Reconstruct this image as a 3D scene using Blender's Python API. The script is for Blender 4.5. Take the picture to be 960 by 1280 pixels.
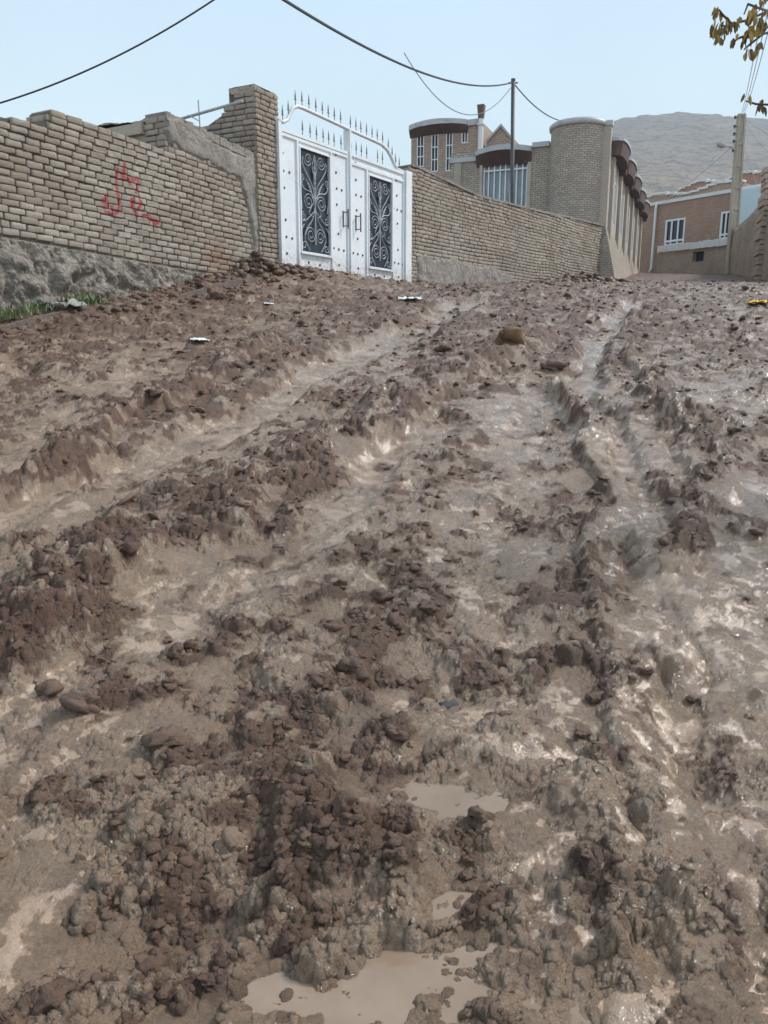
import bpy, math, random
import numpy as np
from mathutils import Vector
random.seed(7); RNG = np.random.RandomState(11)
for o in list(bpy.data.objects): bpy.data.objects.remove(o)
SC = bpy.context.scene; COL = SC.collection

# ------------------------------------------------------------------ camera
F = 960.0; PITCH = math.atan(210/960); cP, sP = math.cos(PITCH), math.sin(PITCH); CAMH = 1.3
cam = bpy.data.cameras.new('camera'); camo = bpy.data.objects.new('camera', cam); COL.objects.link(camo)
camo.location = (0, 0, CAMH); camo.rotation_euler = (math.pi/2-PITCH, 0, 0)
cam.sensor_fit = 'VERTICAL'; cam.sensor_height = 36; cam.sensor_width = 27; cam.lens = F/1280*36
cam.clip_start = 0.05; cam.clip_end = 5000
SC.camera = camo
# ------------------------------------------------------------------ world, sun, exposure
SUN_EL, SUN_AZ = math.radians(44), math.radians(68)
W = bpy.data.worlds.new('World'); SC.world = W; W.use_nodes = True
nt = W.node_tree; nt.nodes.clear()
sky = nt.nodes.new('ShaderNodeTexSky'); sky.sky_type = 'NISHITA'; sky.sun_disc = False
sky.sun_elevation = SUN_EL; sky.sun_rotation = SUN_AZ; sky.air_density = 1.0; sky.dust_density = 1.5; sky.ozone_density = 1.0
tc = nt.nodes.new('ShaderNodeTexCoord')
sep = nt.nodes.new('ShaderNodeSeparateXYZ'); nt.links.new(tc.outputs['Generated'], sep.inputs[0])
rmp = nt.nodes.new('ShaderNodeValToRGB')
rmp.color_ramp.elements[0].position = 0.0; rmp.color_ramp.elements[0].color = (8.5, 9.4, 9.5, 1)
rmp.color_ramp.elements[1].position = 0.75; rmp.color_ramp.elements[1].color = (5.4, 6.7, 8.0, 1)
e = rmp.color_ramp.elements.new(0.22); e.color = (7.0, 8.7, 9.4, 1)
e = rmp.color_ramp.elements.new(0.42); e.color = (5.3, 7.2, 8.9, 1)
nt.links.new(sep.outputs['Z'], rmp.inputs[0])
cn = nt.nodes.new('ShaderNodeTexNoise'); cn.inputs['Scale'].default_value = 1.6; cn.inputs['Detail'].default_value = 4
nt.links.new(tc.outputs['Generated'], cn.inputs['Vector'])
cmr = nt.nodes.new('ShaderNodeMapRange'); cmr.inputs['From Min'].default_value = .3; cmr.inputs['From Max'].default_value = .7
cmr.inputs['To Min'].default_value = .92; cmr.inputs['To Max'].default_value = 1.06
nt.links.new(cn.outputs['Fac'], cmr.inputs['Value'])
cmul = nt.nodes.new('ShaderNodeMix'); cmul.data_type = 'RGBA'; cmul.blend_type = 'MULTIPLY'; cmul.inputs['Factor'].default_value = 1
nt.links.new(rmp.outputs[0], cmul.inputs[6]); nt.links.new(cmr.outputs[0], cmul.inputs[7])
cmx = nt.nodes.new('ShaderNodeMix'); cmx.data_type = 'RGBA'; cmx.inputs['Factor'].default_value = .88
nt.links.new(sky.outputs[0], cmx.inputs[6]); nt.links.new(cmul.outputs[2], cmx.inputs[7])
bg = nt.nodes.new('ShaderNodeBackground'); bg.inputs['Strength'].default_value = 0.083
wo = nt.nodes.new('ShaderNodeOutputWorld')
nt.links.new(cmx.outputs[2], bg.inputs[0]); nt.links.new(bg.outputs[0], wo.inputs[0])
sun = bpy.data.lights.new('sun', 'SUN'); sun.energy = 2.6; sun.angle = math.radians(10); sun.color = (1, .97, .93)
suno = bpy.data.objects.new('sun', sun); COL.objects.link(suno)
sd = Vector((math.sin(SUN_AZ)*math.cos(SUN_EL), math.cos(SUN_AZ)*math.cos(SUN_EL), math.sin(SUN_EL)))
suno.rotation_euler = sd.to_track_quat('Z', 'Y').to_euler(); suno.location = (5, -5, 30)
vs = SC.view_settings; vs.view_transform = 'Standard'; vs.look = 'None'; vs.gamma = 1; vs.exposure = 0.55; vs.use_curve_mapping = False

# ------------------------------------------------------------------ layout helpers
def ray(x, y):
    a = (640-y)/F; b = (x-480)/F
    return (b, cP+a*sP, -sP+a*cP)
def atY(x, y, Y):
    r = ray(x, y); k = Y/r[1]; return (r[0]*k, Y, r[2]*k+CAMH)
def onp(x, y, P, th):          # vertical plane through P along heading th -> (distance along it, height)
    r = ray(x, y); d = (math.sin(th), math.cos(th)); det = -r[0]*d[1]+d[0]*r[1]
    k = (-P[0]*d[1]+d[0]*P[1])/det; t = (r[0]*P[1]-r[1]*P[0])/det
    return t, k*r[2]+CAMH
class Frame:                   # a vertical plane: u along it, z up, n out of it
    def __init__(s, P, th, side=1):
        s.P = P; s.th = th; s.d = np.array([math.sin(th), math.cos(th), 0.])
        s.n = side*np.array([math.cos(th), -math.sin(th), 0.])
        s.o = np.array([P[0], P[1], 0.])
    def pt(s, u, z, y=0.): return tuple(s.o+s.d*u+s.n*y+np.array([0, 0, z]))
    def pts(s, A):              # A: (N,3) of u, n, z
        return s.o+A[:, :1]*s.d+A[:, 1:2]*s.n+A[:, 2:3]*np.array([0, 0, 1.])
    def uz(s, x, y): return onp(x, y, s.P, s.th)

# ------------------------------------------------------------------ noise
def h2(ix, iy, k):
    n = (ix.astype(np.int64)*374761393+iy.astype(np.int64)*668265263+k*1442695041) & 0xffffffff
    n = ((n ^ (n >> 13))*1274126177) & 0xffffffff
    n = ((n ^ (n >> 15))*2246822519) & 0xffffffff
    return ((n ^ (n >> 16)) & 0xffffff)/float(0xffffff)
def vn(x, y, k=0):
    ix = np.floor(x); iy = np.floor(y); fx = x-ix; fy = y-iy
    ix = ix.astype(np.int64); iy = iy.astype(np.int64)
    sx = fx*fx*fx*(fx*(fx*6-15)+10); sy = fy*fy*fy*(fy*(fy*6-15)+10)
    a = h2(ix, iy, k); b = h2(ix+1, iy, k); c = h2(ix, iy+1, k); d = h2(ix+1, iy+1, k)
    return (a+(b-a)*sx)*(1-sy)+(c+(d-c)*sx)*sy
def fbm(x, y, octs=4, k=0, g=.5):
    s = 0; a = 1; t = 0
    for i in range(octs):
        s = s+a*(vn(x, y, k+i*17)-.5); t += a; a *= g
        x, y = x*1.9+y*.6+3.1, y*1.9-x*.6+7.7
    return s/t*2
def fbmc(x, y, f, octs, k, g, cell):
    """fractal noise from f cycles per metre up, octaves fading out where the mesh is too coarse"""
    s = 0; a = 1; t = 0; x = x*f; y = y*f
    for i in range(octs):
        w = np.clip((1/(f*cell)-.8)/1.5, 0, 1)
        if not np.any(w > 0): break
        s = s+a*(vn(x, y, k+i*17)-.5)*w; t += a; a *= g; f *= 1.99
        x, y = x*1.9+y*.6+3.1, y*1.9-x*.6+7.7
    return s*2*(1-g)
def hi(ix, iy, k):
    n = (ix*374761393+iy*668265263+k*1442695041) & 0xffffffff
    n = ((n ^ (n >> 13))*1274126177) & 0xffffffff
    n = ((n ^ (n >> 15))*2246822519) & 0xffffffff
    return n ^ (n >> 16)
def lumps(x, y, s, k, dens=.8, w=None):
    """irregular domes on a jittered grid; w masks out where the mesh is too coarse to carry them"""
    if w is not None:
        out = np.zeros_like(x); q = w > 0
        if q.any(): out[q] = lumps(x[q], y[q], s, k, dens)*w[q]
        return out
    X = x/s; Y = y/s; ix = np.floor(X).astype(np.int64); iy = np.floor(Y).astype(np.int64)
    out = np.zeros_like(X)
    for dx in (-1, 0, 1):
        for dy in (-1, 0, 1):
            cx = ix+dx; cy = iy+dy; h = hi(cx, cy, k); g = hi(cy, cx, k+7)
            ux = X-cx-(h & 1023)/1023.; uy = Y-cy-((h >> 10) & 1023)/1023.
            r = .38+.55*((h >> 20) & 1023)/1023.; hh = (g & 1023)/1023.
            t = ((g >> 10) & 1023)/1023.*3.14159; c = np.cos(t); sn = np.sin(t); el = .5+.5*((g >> 20) & 1023)/1023.
            a = ux*c+uy*sn; b = (uy*c-ux*sn)/el
            q = np.clip(1-(a*a+b*b)/(r*r), 0, 1)**.7
            tilt = 1+.6*a                      # one side of a clod stands higher
            out = np.maximum(out, np.where(hh < dens, q*tilt*(.35+.65*hh), 0))
    return out
def sst(x, a, b):
    t = np.clip((x-a)/(b-a), 0, 1); return t*t*(3-2*t)

# ------------------------------------------------------------------ plan of the place
G0 = (-1.7642, 13.3546); TH_L = math.radians(28.5); TH_G = math.radians(32); TH_R = math.radians(36); TH_H = math.radians(22)
GE = (0.528, 17.023); HC = (7.188, 26.19)
FL = Frame(G0, TH_L); FG = Frame(G0, TH_G); FR = Frame(GE, TH_R); FH = Frame(HC, TH_H)
FF = Frame(HC, TH_H-math.pi/2, -1)     # house front, facing down the street
BY = np.array([-60, 0, 1.5, 3, 5, 8, 10.5, 13.4, 17, 22, 27, 36, 44, 60, 120, 300])
BZ = np.array([-6, -.03, .05, .27, .70, 1.36, 1.85, 2.22, 2.50, 2.93, 3.35, 4.40, 5.1, 6.2, 9.5, 12])
def base(X, Y):
    z = 0
    for o in (-.8, -.4, 0, .4, .8):
        k = 1+.06*np.abs(Y)
        z = z+np.interp(Y+o*k, BY, BZ)/5
    dl = (X-G0[0])*math.cos(TH_L)-(Y-G0[1])*math.sin(TH_L)   # distance out from the left wall plane
    z = z+(.12+.20*sst(Y, 10, 13))*(1-sst(dl, .2, 2.2))*(1-sst(Y, 13.4, 16.4))
    return z
def gp(x, y):
    r = ray(x, y); Y = .6
    while Y < 60:
        k = Y/r[1]; z = CAMH+r[2]*k
        if z <= float(base(np.array(r[0]*k), np.array(Y))): return (r[0]*k, Y)
        Y *= 1.004
    return (r[0]*k, Y)
def pdist(X, Y, pts):
    best = np.full(X.shape, 1e9)
    for (ax, ay), (bx, by) in zip(pts[:-1], pts[1:]):
        vx, vy = bx-ax, by-ay; L = vx*vx+vy*vy+1e-9
        t = np.clip(((X-ax)*vx+(Y-ay)*vy)/L, 0, 1)
        best = np.minimum(best, (X-ax-t*vx)**2+(Y-ay-t*vy)**2)
    return np.sqrt(best)
FEAT = [  # outline on the ground, half width, height, rough, wet, red
 ([(800,372),(770,395),(742,440),(728,480),(752,540),(792,620),(805,700),(815,780),(832,860),(850,960)], .13, -.06, -.8, 1.0, 0),
 ([(700,480),(742,560),(775,640),(765,720),(792,800),(800,900),(822,1000),(835,1090),(800,1180)], .085, .07, .9, -.4, .15),
 ([(600,372),(560,385),(520,410),(430,440),(380,470),(300,510),(240,545),(130,580),(0,640)], .17, -.07, -.7, .9, 0),
 ([(660,425),(560,470),(500,500),(440,545),(340,600),(230,660),(100,740),(0,800)], .20, .07, .9, -.5, 1.0),
 ([(540,520),(470,590),(400,650),(330,720),(230,790),(100,860),(0,930)], .12, -.04, -.6, .8, 0),
 ([(720,400),(680,480),(640,580),(600,700),(560,860)], .20, -.03, -.25, .25, .2),
 ([(330,430),(280,460),(215,490),(160,510),(60,590),(0,612)], .10, .06, .9, -.5, .7),
 ([(210,460),(120,480),(30,470)], .12, -.03, -.5, .7, 0),
 ([(800,450),(850,530),(890,620),(850,700)], .10, .06, .8, -.3, .1),
 ([(960,700),(890,800),(900,950),(930,1100),(960,1200)], .22, -.04, -.55, .9, 0),
 ([(640,760),(660,790)], .10, -.01, -.6, .7, 0),
 ([(540,690),(590,770),(640,790)], .08, -.01, -.6, .8, 0),
 ([(340,850),(440,900),(430,1000),(340,1200)], .10, .05, .5, -.2, .1),
 ([(700,1010),(740,1100),(640,1150),(500,1220),(470,1120)], .07, .05, .4, .1, 0),
 ([(480,900),(620,930),(600,880)], .10, .01, -.4, .6, 0),
 ([(900,1180),(860,1260)], .10, .07, .5, .2, 0),
 ([(0,700),(120,690),(60,820)], .16, .05, .6, -.1, .3),
 ([(200,760),(240,740),(450,720)], .10, -.03, -.4, .8, 0),
 ([(700,336),(740,338)], 1.0, .10, .6, -.4, .2),
]
FEAT = [([gp(*p) for p in a], b, c, d, e_, f_) for a, b, c, d, e_, f_ in FEAT]
PUD = [(545,992,.17,.07,.2,0),(600,1012,.10,.05,.3,0),(470,1240,.16,.09,.2,1),(620,1205,.15,.09,.5,1),(720,1262,.10,.10,.1,1),(812,655,.055,.17,-.25,2),
       (815,1190,.05,.10,.0,1),(905,1065,.10,.08,.3,3),(790,762,.07,.09,.2,4),(350,1245,.09,.05,.1,1),(955,830,.08,.10,.2,5),(835,812,.05,.08,0,4),(560,1130,.09,.035,.6,6)]
PG = [p[5] for p in PUD]; PUD = [(*gp(px, py), a, b, r) for px, py, a, b, r, _ in PUD]
PUDL = [float(base(np.array(x), np.array(y)))-.008 for x, y, a, b, r in PUD]
PUDL = [sum(l for l, k in zip(PUDL, PG) if k == g)/PG.count(g) for g in PG]
def pudd(X, Y, i):
    x, y, a, b, r = PUD[i]; c, s = math.cos(r), math.sin(r)
    ux = X-x; uy = Y-y
    d = np.sqrt(((ux*c+uy*s)/a)**2+((-ux*s+uy*c)/b)**2)
    return d+.55*fbm(X*9, Y*9, 3, 50+i)
def terrain(X, Y, cell):
    wx = X+.13*fbm(X*1.7, Y*1.7, 2, 5)+.045*fbm(X*9, Y*9, 4, 6, .6); wy = Y+.13*fbm(X*1.7, Y*1.7, 2, 8)+.045*fbm(X*9, Y*9, 4, 9, .6)
    lx = X+.5*(wx-X)+.014*fbm(X*34, Y*34, 3, 11, .6); ly = Y+.5*(wy-Y)+.014*fbm(X*34, Y*34, 3, 12, .6)
    z = base(X, Y)
    n13 = fbm(X*1.3, Y*1.3, 4, 21); n17 = fbm(X*2.3+9, Y*1.5, 4, 31)
    mac = np.zeros_like(X); rough = .50+.42*n13; wet = .42+.70*n17; red = .38+.4*fbm(X*.9, Y*.9, 3, 41)
    far = sst(Y, 5.5, 9); rough = rough+.26*far; wet = wet-.44*far
    nw = 1-sst(Y, 2.0, 3.4); wet = wet+.16*nw
    for pts, w, amp, rr, ww, rd in FEAT:
        d = pdist(wx, wy, pts); w2 = w*(1+.04*float(np.mean([p[1] for p in pts]))**1.0)
        m = 1-sst(d, w2*.55, w2*1.35)
        mac = mac+amp*m*(1+.25*math.tanh(pts[0][1]/8)); rough = rough+rr*m*.58; wet = wet+ww*m*.8; red = red+rd*m
    rough = np.clip(rough, .22, 1.1); wet = np.clip(wet, 0, 1); red = np.clip(red, 0, 1)
    near = 1-sst(Y, 26, 34)*.6
    z = z+mac*(.75+.40*sst(Y, 2.5, 5))+.045*fbm(X*1.1, Y*1.1, 3, 61)*sst(Y, 0, 4)+.022*fbm(X*4.2, Y*4.2, 2, 71)*near
    dm = np.full_like(X, 9.); L = np.zeros_like(X)
    for i in range(len(PUD)):
        x, y, a, b, r = PUD[i]; q = (np.abs(X-x) < 5*max(a, b)) & (np.abs(Y-y) < 5*max(a, b))
        if not q.any(): continue
        dd = np.full_like(X, 9.); dd[q] = pudd(X[q], Y[q], i); c_ = dd < dm; dm = np.where(c_, dd, dm); L = np.where(c_, PUDL[i], L)
    bm_ = 1-sst(dm, .9, 3.0); z = z*(1-bm_)+(L+.012)*bm_; rough = rough*(1-.45*(1-sst(dm, .6, 1.4)))
    def fd(s): return np.clip((s/cell-1.3)/2., 0, 1)
    patch = sst(fbm(wx*3.1, wy*3.1, 3, 83), -.4, .4)
    c_ = cell+0*X
    n1 = fbm(lx*3.4, ly*3.4, 3, 90); F = fbmc(lx, ly, 8.5, 6, 300, .66, c_); F2 = fbmc(lx+3, ly+5, 13., 5, 340, .62, c_)
    rid = .22-np.abs(F2)                                   # torn sharp crests
    g = fbmc(X, Y, 40., 4, 160, .72, c_)
    big = lumps(lx, ly, .19, 100, .33, fd(.19)); l3 = lumps(lx, ly, .075, 110, .30, fd(.075)); l4 = lumps(lx, ly, .034, 130, .35, fd(.034)); l5 = lumps(lx, ly, .018, 140, .45, fd(.018))
    l = .052*big*(.2+.8*patch)+.022*l3*patch+.009*l4+.005*l5
    hol = lumps(lx+7, ly+3, .12, 170, .22, fd(.12)); pit = lumps(lx+5, ly+1, .026, 180, .45, fd(.026)); pit2 = lumps(X+5, Y+1, .013, 190, .5, fd(.013))
    smear = 1-.85*sst(fbm(wx*2.6+31, wy*2.6, 3, 240), -.02, .28)*(.3+.7*wet)
    clod = z+(.036*n1+.066*F+.034*rid+.012*g)*(.42+.78*rough)+l*(.35+.85*rough)-.004-.026*hol*rough
    slurry = z-.024+.034*wet+.016*fbm(X*5, Y*5, 2, 73)+.014*fbmc(lx, ly, 14., 3, 75, .6, c_)+smear*(.0095*g-.010*pit*(.3+patch)-.0050*pit2+.008*l5*(.4+patch)+.018*np.maximum(l4-.2, 0)*patch+.005*lumps(X+9, Y, .0105, 195, .4, fd(.0105)))
    plv = z-.0235+.034*wet+.016*fbm(X*5, Y*5, 2, 73)-.006*(1-wet)+.004*fbm(X*14, Y*14, 3, 78)+.0018*g
    pool = sst(plv-slurry, .0, .004)*sst(wet, .25, .6); slurry = np.where(wet > .25, np.maximum(slurry, plv), slurry)
    d = clod-slurry; k = .006
    hh = np.clip(.5+.5*d/k, 0, 1)
    zz = slurry*(1-hh)+clod*hh+k*hh*(1-hh)*.5
    film = np.clip(sst(fbm(wx*4.5+3, wy*4.5, 4, 230), -.25, .3)+.35*nw, 0, 1)        # thin wet film over the clods in places
    wetm = np.clip((1-hh)*(.62+.45*wet-1.2*sst(F, .05, .35)*smear)+hh*(1.05*sst(fbmc(lx+8, ly, 11., 5, 250, .7, c_)+.28*(wet-.62)+.12*film-.07*far, -.02, .13)), 0, 1)
    org = pool*(1-hh)
    if (dm < 3).any():
        zz = zz-.016*(1-sst(dm, .7, 1.15))
        ring = (1-sst(dm, 1.45, 2.0))*sst(dm, .98, 1.16)
        zz = np.maximum(zz, zz*(1-ring)+ring*(L+.003+.35*np.maximum(clod-z+.03, 0)))
        wetm = np.maximum(wetm, .9*(1-sst(dm, 1.0, 1.6))*(1-.5*hh))
    return zz, wetm, red, hh, org

# ------------------------------------------------------------------ materials
def mat(name, col=(.5, .5, .5), rough=.8, metal=0., spec=None):
    m = bpy.data.materials.new(name); m.use_nodes = True; b = m.node_tree.nodes['Principled BSDF']
    b.inputs['Base Color'].default_value = (*col, 1); b.inputs['Roughness'].default_value = rough; b.inputs['Metallic'].default_value = metal
    if spec is not None: b.inputs['Specular IOR Level'].default_value = spec
    return m, m.node_tree, b
def N(t, ty, **kw):
    n = t.nodes.new(ty)
    for k, v in kw.items():
        if k in n.inputs: n.inputs[k].default_value = v
        else: setattr(n, k, v)
    return n
def mix(t, f, a, b, bt='MIX'):
    n = t.nodes.new('ShaderNodeMix'); n.data_type = 'RGBA'; n.blend_type = bt
    for i, v in ((0, f), (6, a), (7, b)):
        if hasattr(v, 'is_output') or isinstance(v, bpy.types.NodeSocket): t.links.new(v, n.inputs[i])
        else: n.inputs[i].default_value = v if i == 0 else (*v, 1)
    return n.outputs[2]
def noise(t, sc, det=5, rough=.55, vec=None, lo=.3, hi=.7, a=0., b=1.):
    n = N(t, 'ShaderNodeTexNoise', Scale=sc, Detail=det, Roughness=rough)
    if vec is not None: t.links.new(vec, n.inputs['Vector'])
    m = N(t, 'ShaderNodeMapRange'); m.inputs['From Min'].default_value = lo; m.inputs['From Max'].default_value = hi
    m.inputs['To Min'].default_value = a; m.inputs['To Max'].default_value = b
    t.links.new(n.outputs['Fac'], m.inputs['Value']); return m.outputs[0]
def geo(t): return t.nodes.new('ShaderNodeNewGeometry').outputs['Position']
def math_(t, op, a, b=0.):
    n = t.nodes.new('ShaderNodeMath'); n.operation = op
    for i, v in ((0, a), (1, b)):
        if isinstance(v, bpy.types.NodeSocket): t.links.new(v, n.inputs[i])
        else: n.inputs[i].default_value = v
    return n.outputs[0]
def bump(t, b, h, s=.5, d=.01, prev=None):
    n = N(t, 'ShaderNodeBump'); n.inputs['Strength'].default_value = s; n.inputs['Distance'].default_value = d
    t.links.new(h, n.inputs['Height'])
    if prev is not None: t.links.new(prev, n.inputs['Normal'])
    t.links.new(n.outputs[0], b.inputs['Normal']); return n.outputs[0]

def mud_material():
    m, t, b = mat('mud'); P = geo(t)
    at = N(t, 'ShaderNodeAttribute', attribute_name='mask'); sp = t.nodes.new('ShaderNodeSeparateColor'); t.links.new(at.outputs['Color'], sp.inputs[0])
    wet, red, clod = sp.outputs[0], sp.outputs[1], sp.outputs[2]; org = at.outputs['Alpha']
    n1 = noise(t, 3.5, 6, .6, P); n2 = noise(t, 28, 5, .65, P); n3 = noise(t, 160, 3, .6, P)
    dry = mix(t, n1, (.075, .039, .022), (.205, .115, .066))
    rd = mix(t, n2, (.078, .033, .019), (.185, .086, .050))
    dry = mix(t, math_(t, 'MULTIPLY', red, .75), dry, rd)
    slur = mix(t, n1, (.36, .230, .140), (.56, .385, .248))
    slur = mix(t, noise(t, 9, 6, .7, P, .45, .7, 0, .75), slur, (.20, .132, .090)); slur = mix(t, noise(t, 55, 4, .7, P, .5, .7, 0, .5), slur, (.15, .10, .068))
    c = mix(t, math_(t, 'MULTIPLY', wet, .95), dry, slur)
    c = mix(t, math_(t, 'MULTIPLY', n2, .22), c, (.30, .21, .15))
    c = mix(t, math_(t, 'MULTIPLY', org, .2), c, (.42, .305, .215))
    n4 = noise(t, 70, 3, .7, P, .62, .75)
    c = mix(t, math_(t, 'MULTIPLY', n4, .5), c, (.06, .045, .035))
    t.links.new(c, b.inputs['Base Color'])
    r = math_(t, 'SUBTRACT', .56, math_(t, 'MULTIPLY', wet, .34)); r = math_(t, 'SUBTRACT', math_(t, 'ADD', r, math_(t, 'MULTIPLY', n2, .10)), math_(t, 'MULTIPLY', org, .16))
    t.links.new(r, b.inputs['Roughness']); b.inputs['Specular IOR Level'].default_value = .5
    t.links.new(math_(t, 'ADD', .12, math_(t, 'MULTIPLY', wet, .88)), b.inputs['Coat Weight']); b.inputs['Coat Roughness'].default_value = .10; b.inputs['Coat IOR'].default_value = 1.5
    b1 = N(t, 'ShaderNodeBump'); t.links.new(math_(t, 'SUBTRACT', .9, math_(t, 'MULTIPLY', org, .8)), b1.inputs['Strength']); b1.inputs['Distance'].default_value = .010
    t.links.new(noise(t, 90, 7, .75, P), b1.inputs['Height'])
    t.links.new(bump(t, b, n3, .45, .003, b1.outputs[0]), b.inputs['Coat Normal'])
    return m
M_MUD = mud_material()
def clod_material():
    m, t, b = mat('clod_mud'); P = geo(t); oi = N(t, 'ShaderNodeAttribute', attribute_name='mask'); sp = t.nodes.new('ShaderNodeSeparateColor'); t.links.new(oi.outputs['Color'], sp.inputs[0])
    n1 = noise(t, 20, 5, .65, P)
    c = mix(t, n1, (.082, .046, .027), (.200, .122, .074)); c = mix(t, math_(t, 'MULTIPLY', sp.outputs[1], .7), c, (.11, .055, .04)); c = mix(t, math_(t, 'MULTIPLY', sp.outputs[0], .6), c, (.33, .228, .155))
    t.links.new(c, b.inputs['Base Color']); b.inputs['Roughness'].default_value = .5
    bump(t, b, noise(t, 120, 5, .7, P), .7, .006); return m
M_CLOD = clod_material()
def brick_mat(name, c1, c2, stain=(.25, .185, .14), graf=False):
    m, t, b = mat(name); P = geo(t)
    at = N(t, 'ShaderNodeAttribute', attribute_name='mask'); sp = t.nodes.new('ShaderNodeSeparateColor'); t.links.new(at.outputs['Color'], sp.inputs[0])
    c = mix(t, sp.outputs[0], c1, c2)
    c = mix(t, noise(t, 1.1, 6, .65, P, .42, .68, 0, .6), c, stain)
    c = mix(t, noise(t, .5, 4, .6, P, .5, .7, 0, .35), c, (.50, .45, .39))
    c = mix(t, noise(t, 38, 5, .7, P, .35, .7, 0, .55), c, tuple(x*.62 for x in c1))
    c = mix(t, noise(t, 55, 3, .7, P, .6, .72, 0, .6), c, (.52, .49, .45))
    if graf:
        g = math_(t, 'MULTIPLY', sp.outputs[1], noise(t, 60, 3, .6, P, .3, .55, .35, 1.))
        c = mix(t, g, c, (.42, .045, .05))
    c = mix(t, sp.outputs[2], c, (.30, .15, .08))
    t.links.new(c, b.inputs['Base Color']); b.inputs['Roughness'].default_value = .9
    bump(t, b, noise(t, 60, 6, .75, P), .8, .012); return m
M_BRICK = brick_mat('old_buff_brick', (.38, .305, .24), (.60, .52, .44), graf=True)
M_BRICK2 = brick_mat('old_tan_brick', (.37, .30, .235), (.54, .455, .375))
def rough_mat(name, c1, c2, s1=2., s2=30., bs=.8, bd=.03, r=.92, dark=None):
    m, t, b = mat(name, rough=r); P = geo(t)
    c = mix(t, noise(t, s1, 5, .65, P), c1, c2); c = mix(t, noise(t, s2, 4, .7, P, .45, .75, 0, .6), c, dark or tuple(x*.5 for x in c1))
    t.links.new(c, b.inputs['Base Color'])
    b1 = N(t, 'ShaderNodeBump'); b1.inputs['Strength'].default_value = bs; b1.inputs['Distance'].default_value = bd
    t.links.new(noise(t, s2*.5, 6, .7, P), b1.inputs['Height']); bump(t, b, noise(t, s2*3, 3, .6, P), .5, bd*.2, b1.outputs[0]); return m
M_MORTAR = rough_mat('mortar', (.14, .115, .092), (.25, .21, .17), 4, 40)
M_CEMENT = rough_mat('cement_render', (.27, .235, .20), (.45, .40, .35), 3.5, 25, .9, .03)
M_STONE = rough_mat('rubble_stone', (.29, .24, .195), (.60, .525, .44), 7, 12, 1., .08, dark=(.13, .115, .10))
M_CONC = rough_mat('weathered_concrete', (.42, .345, .27), (.54, .455, .365), 2, 40, .5, .01)
M_ADOBE = rough_mat('adobe', (.36, .27, .20), (.52, .41, .32), 1.2, 14, .9, .04)
M_DIRT = rough_mat('dry_dirt', (.16, .12, .10), (.24, .19, .16), 5, 40, .8, .02)
def uvbrick(name, c1, c2, mort, bw=.22, bh=.075, ms=.012, bs=.7):
    m, t, b = mat(name, rough=.9); P = geo(t); uv = t.nodes.new('ShaderNodeUVMap')
    nz = N(t, 'ShaderNodeTexNoise', Scale=2.5, Detail=3); t.links.new(P, nz.inputs['Vector'])
    vm = t.nodes.new('ShaderNodeVectorMath'); vm.operation = 'MULTIPLY_ADD'; vm.inputs[1].default_value = (.03, .03, 0); t.links.new(nz.outputs['Color'], vm.inputs[0]); t.links.new(uv.outputs[0], vm.inputs[2])
    br = N(t, 'ShaderNodeTexBrick', Scale=1.); br.inputs['Brick Width'].default_value = bw; br.inputs['Row Height'].default_value = bh; br.inputs['Mortar Size'].default_value = ms
    br.inputs['Color1'].default_value = (*c1, 1); br.inputs['Color2'].default_value = (*c2, 1); br.inputs['Mortar'].default_value = (*mort, 1); br.inputs['Bias'].default_value = 0
    t.links.new(vm.outputs[0], br.inputs['Vector'])
    c = mix(t, noise(t, 1.1, 5, .6, P, .45, .75, 0, .5), br.outputs['Color'], tuple(x*.6 for x in c1)); c = mix(t, noise(t, 14, 4, .7, P, .5, .75, 0, .5), c, tuple(min(1, x*1.25) for x in c2))
    t.links.new(c, b.inputs['Base Color']); inv = math_(t, 'SUBTRACT', 1., br.outputs['Fac']); b1 = bump(t, b, inv, bs, .02)
    bump(t, b, noise(t, 20, 5, .7, P), .5, .02, b1); return m
M_UB = uvbrick('house_brick', (.40, .33, .265), (.54, .46, .385), (.19, .155, .125), .19, .067, .009)
M_UBR = uvbrick('block_brick', (.42, .30, .225), (.52, .395, .31), (.24, .185, .15), .19, .067, .009)
M_UBF = uvbrick('red_brick', (.38, .22, .15), (.48, .30, .215), (.25, .18, .14), .20, .070, ms=.011, bs=.4)
M_LIME = rough_mat('pale_stone', (.42, .375, .325), (.54, .49, .43), 1.5, 20, .2, .01, dark=(.33, .29, .25))
def paint_mat(name, col, dirt=(.35, .27, .2), r=.38, amt=.35, splash=False):
    m, t, b = mat(name, col, r); P = geo(t)
    c = mix(t, noise(t, 3, 6, .7, P, .5, .85, 0, amt), col, dirt)
    c = mix(t, noise(t, 45, 4, .8, P, .66, .72, 0, .5), c, (.32, .16, .09))
    if splash:
        sz = t.nodes.new('ShaderNodeSeparateXYZ'); t.links.new(P, sz.inputs[0]); mr = N(t, 'ShaderNodeMapRange'); mr.inputs['From Min'].default_value = 2.95; mr.inputs['From Max'].default_value = 2.45; t.links.new(sz.outputs['Z'], mr.inputs['Value'])
        c = mix(t, math_(t, 'MULTIPLY', mr.outputs[0], noise(t, 16, 5, .75, P, .42, .62)), c, (.24, .15, .10))
    t.links.new(c, b.inputs['Base Color']); bump(t, b, noise(t, 9, 3, .5, P), .12, .01); return m
M_WHITE = paint_mat('white_paint', (.80, .82, .84), amt=.3, splash=True)
M_WHITE2 = paint_mat('dusty_white_paint', (.70, .70, .69))
M_FLASH = paint_mat('zinc_flashing', (.46, .46, .46), (.2, .18, .16), .5, .9)
M_SOFF = rough_mat('dark_soffit', (.085, .05, .042), (.135, .085, .07), 3, 30, .3, .01)
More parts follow.
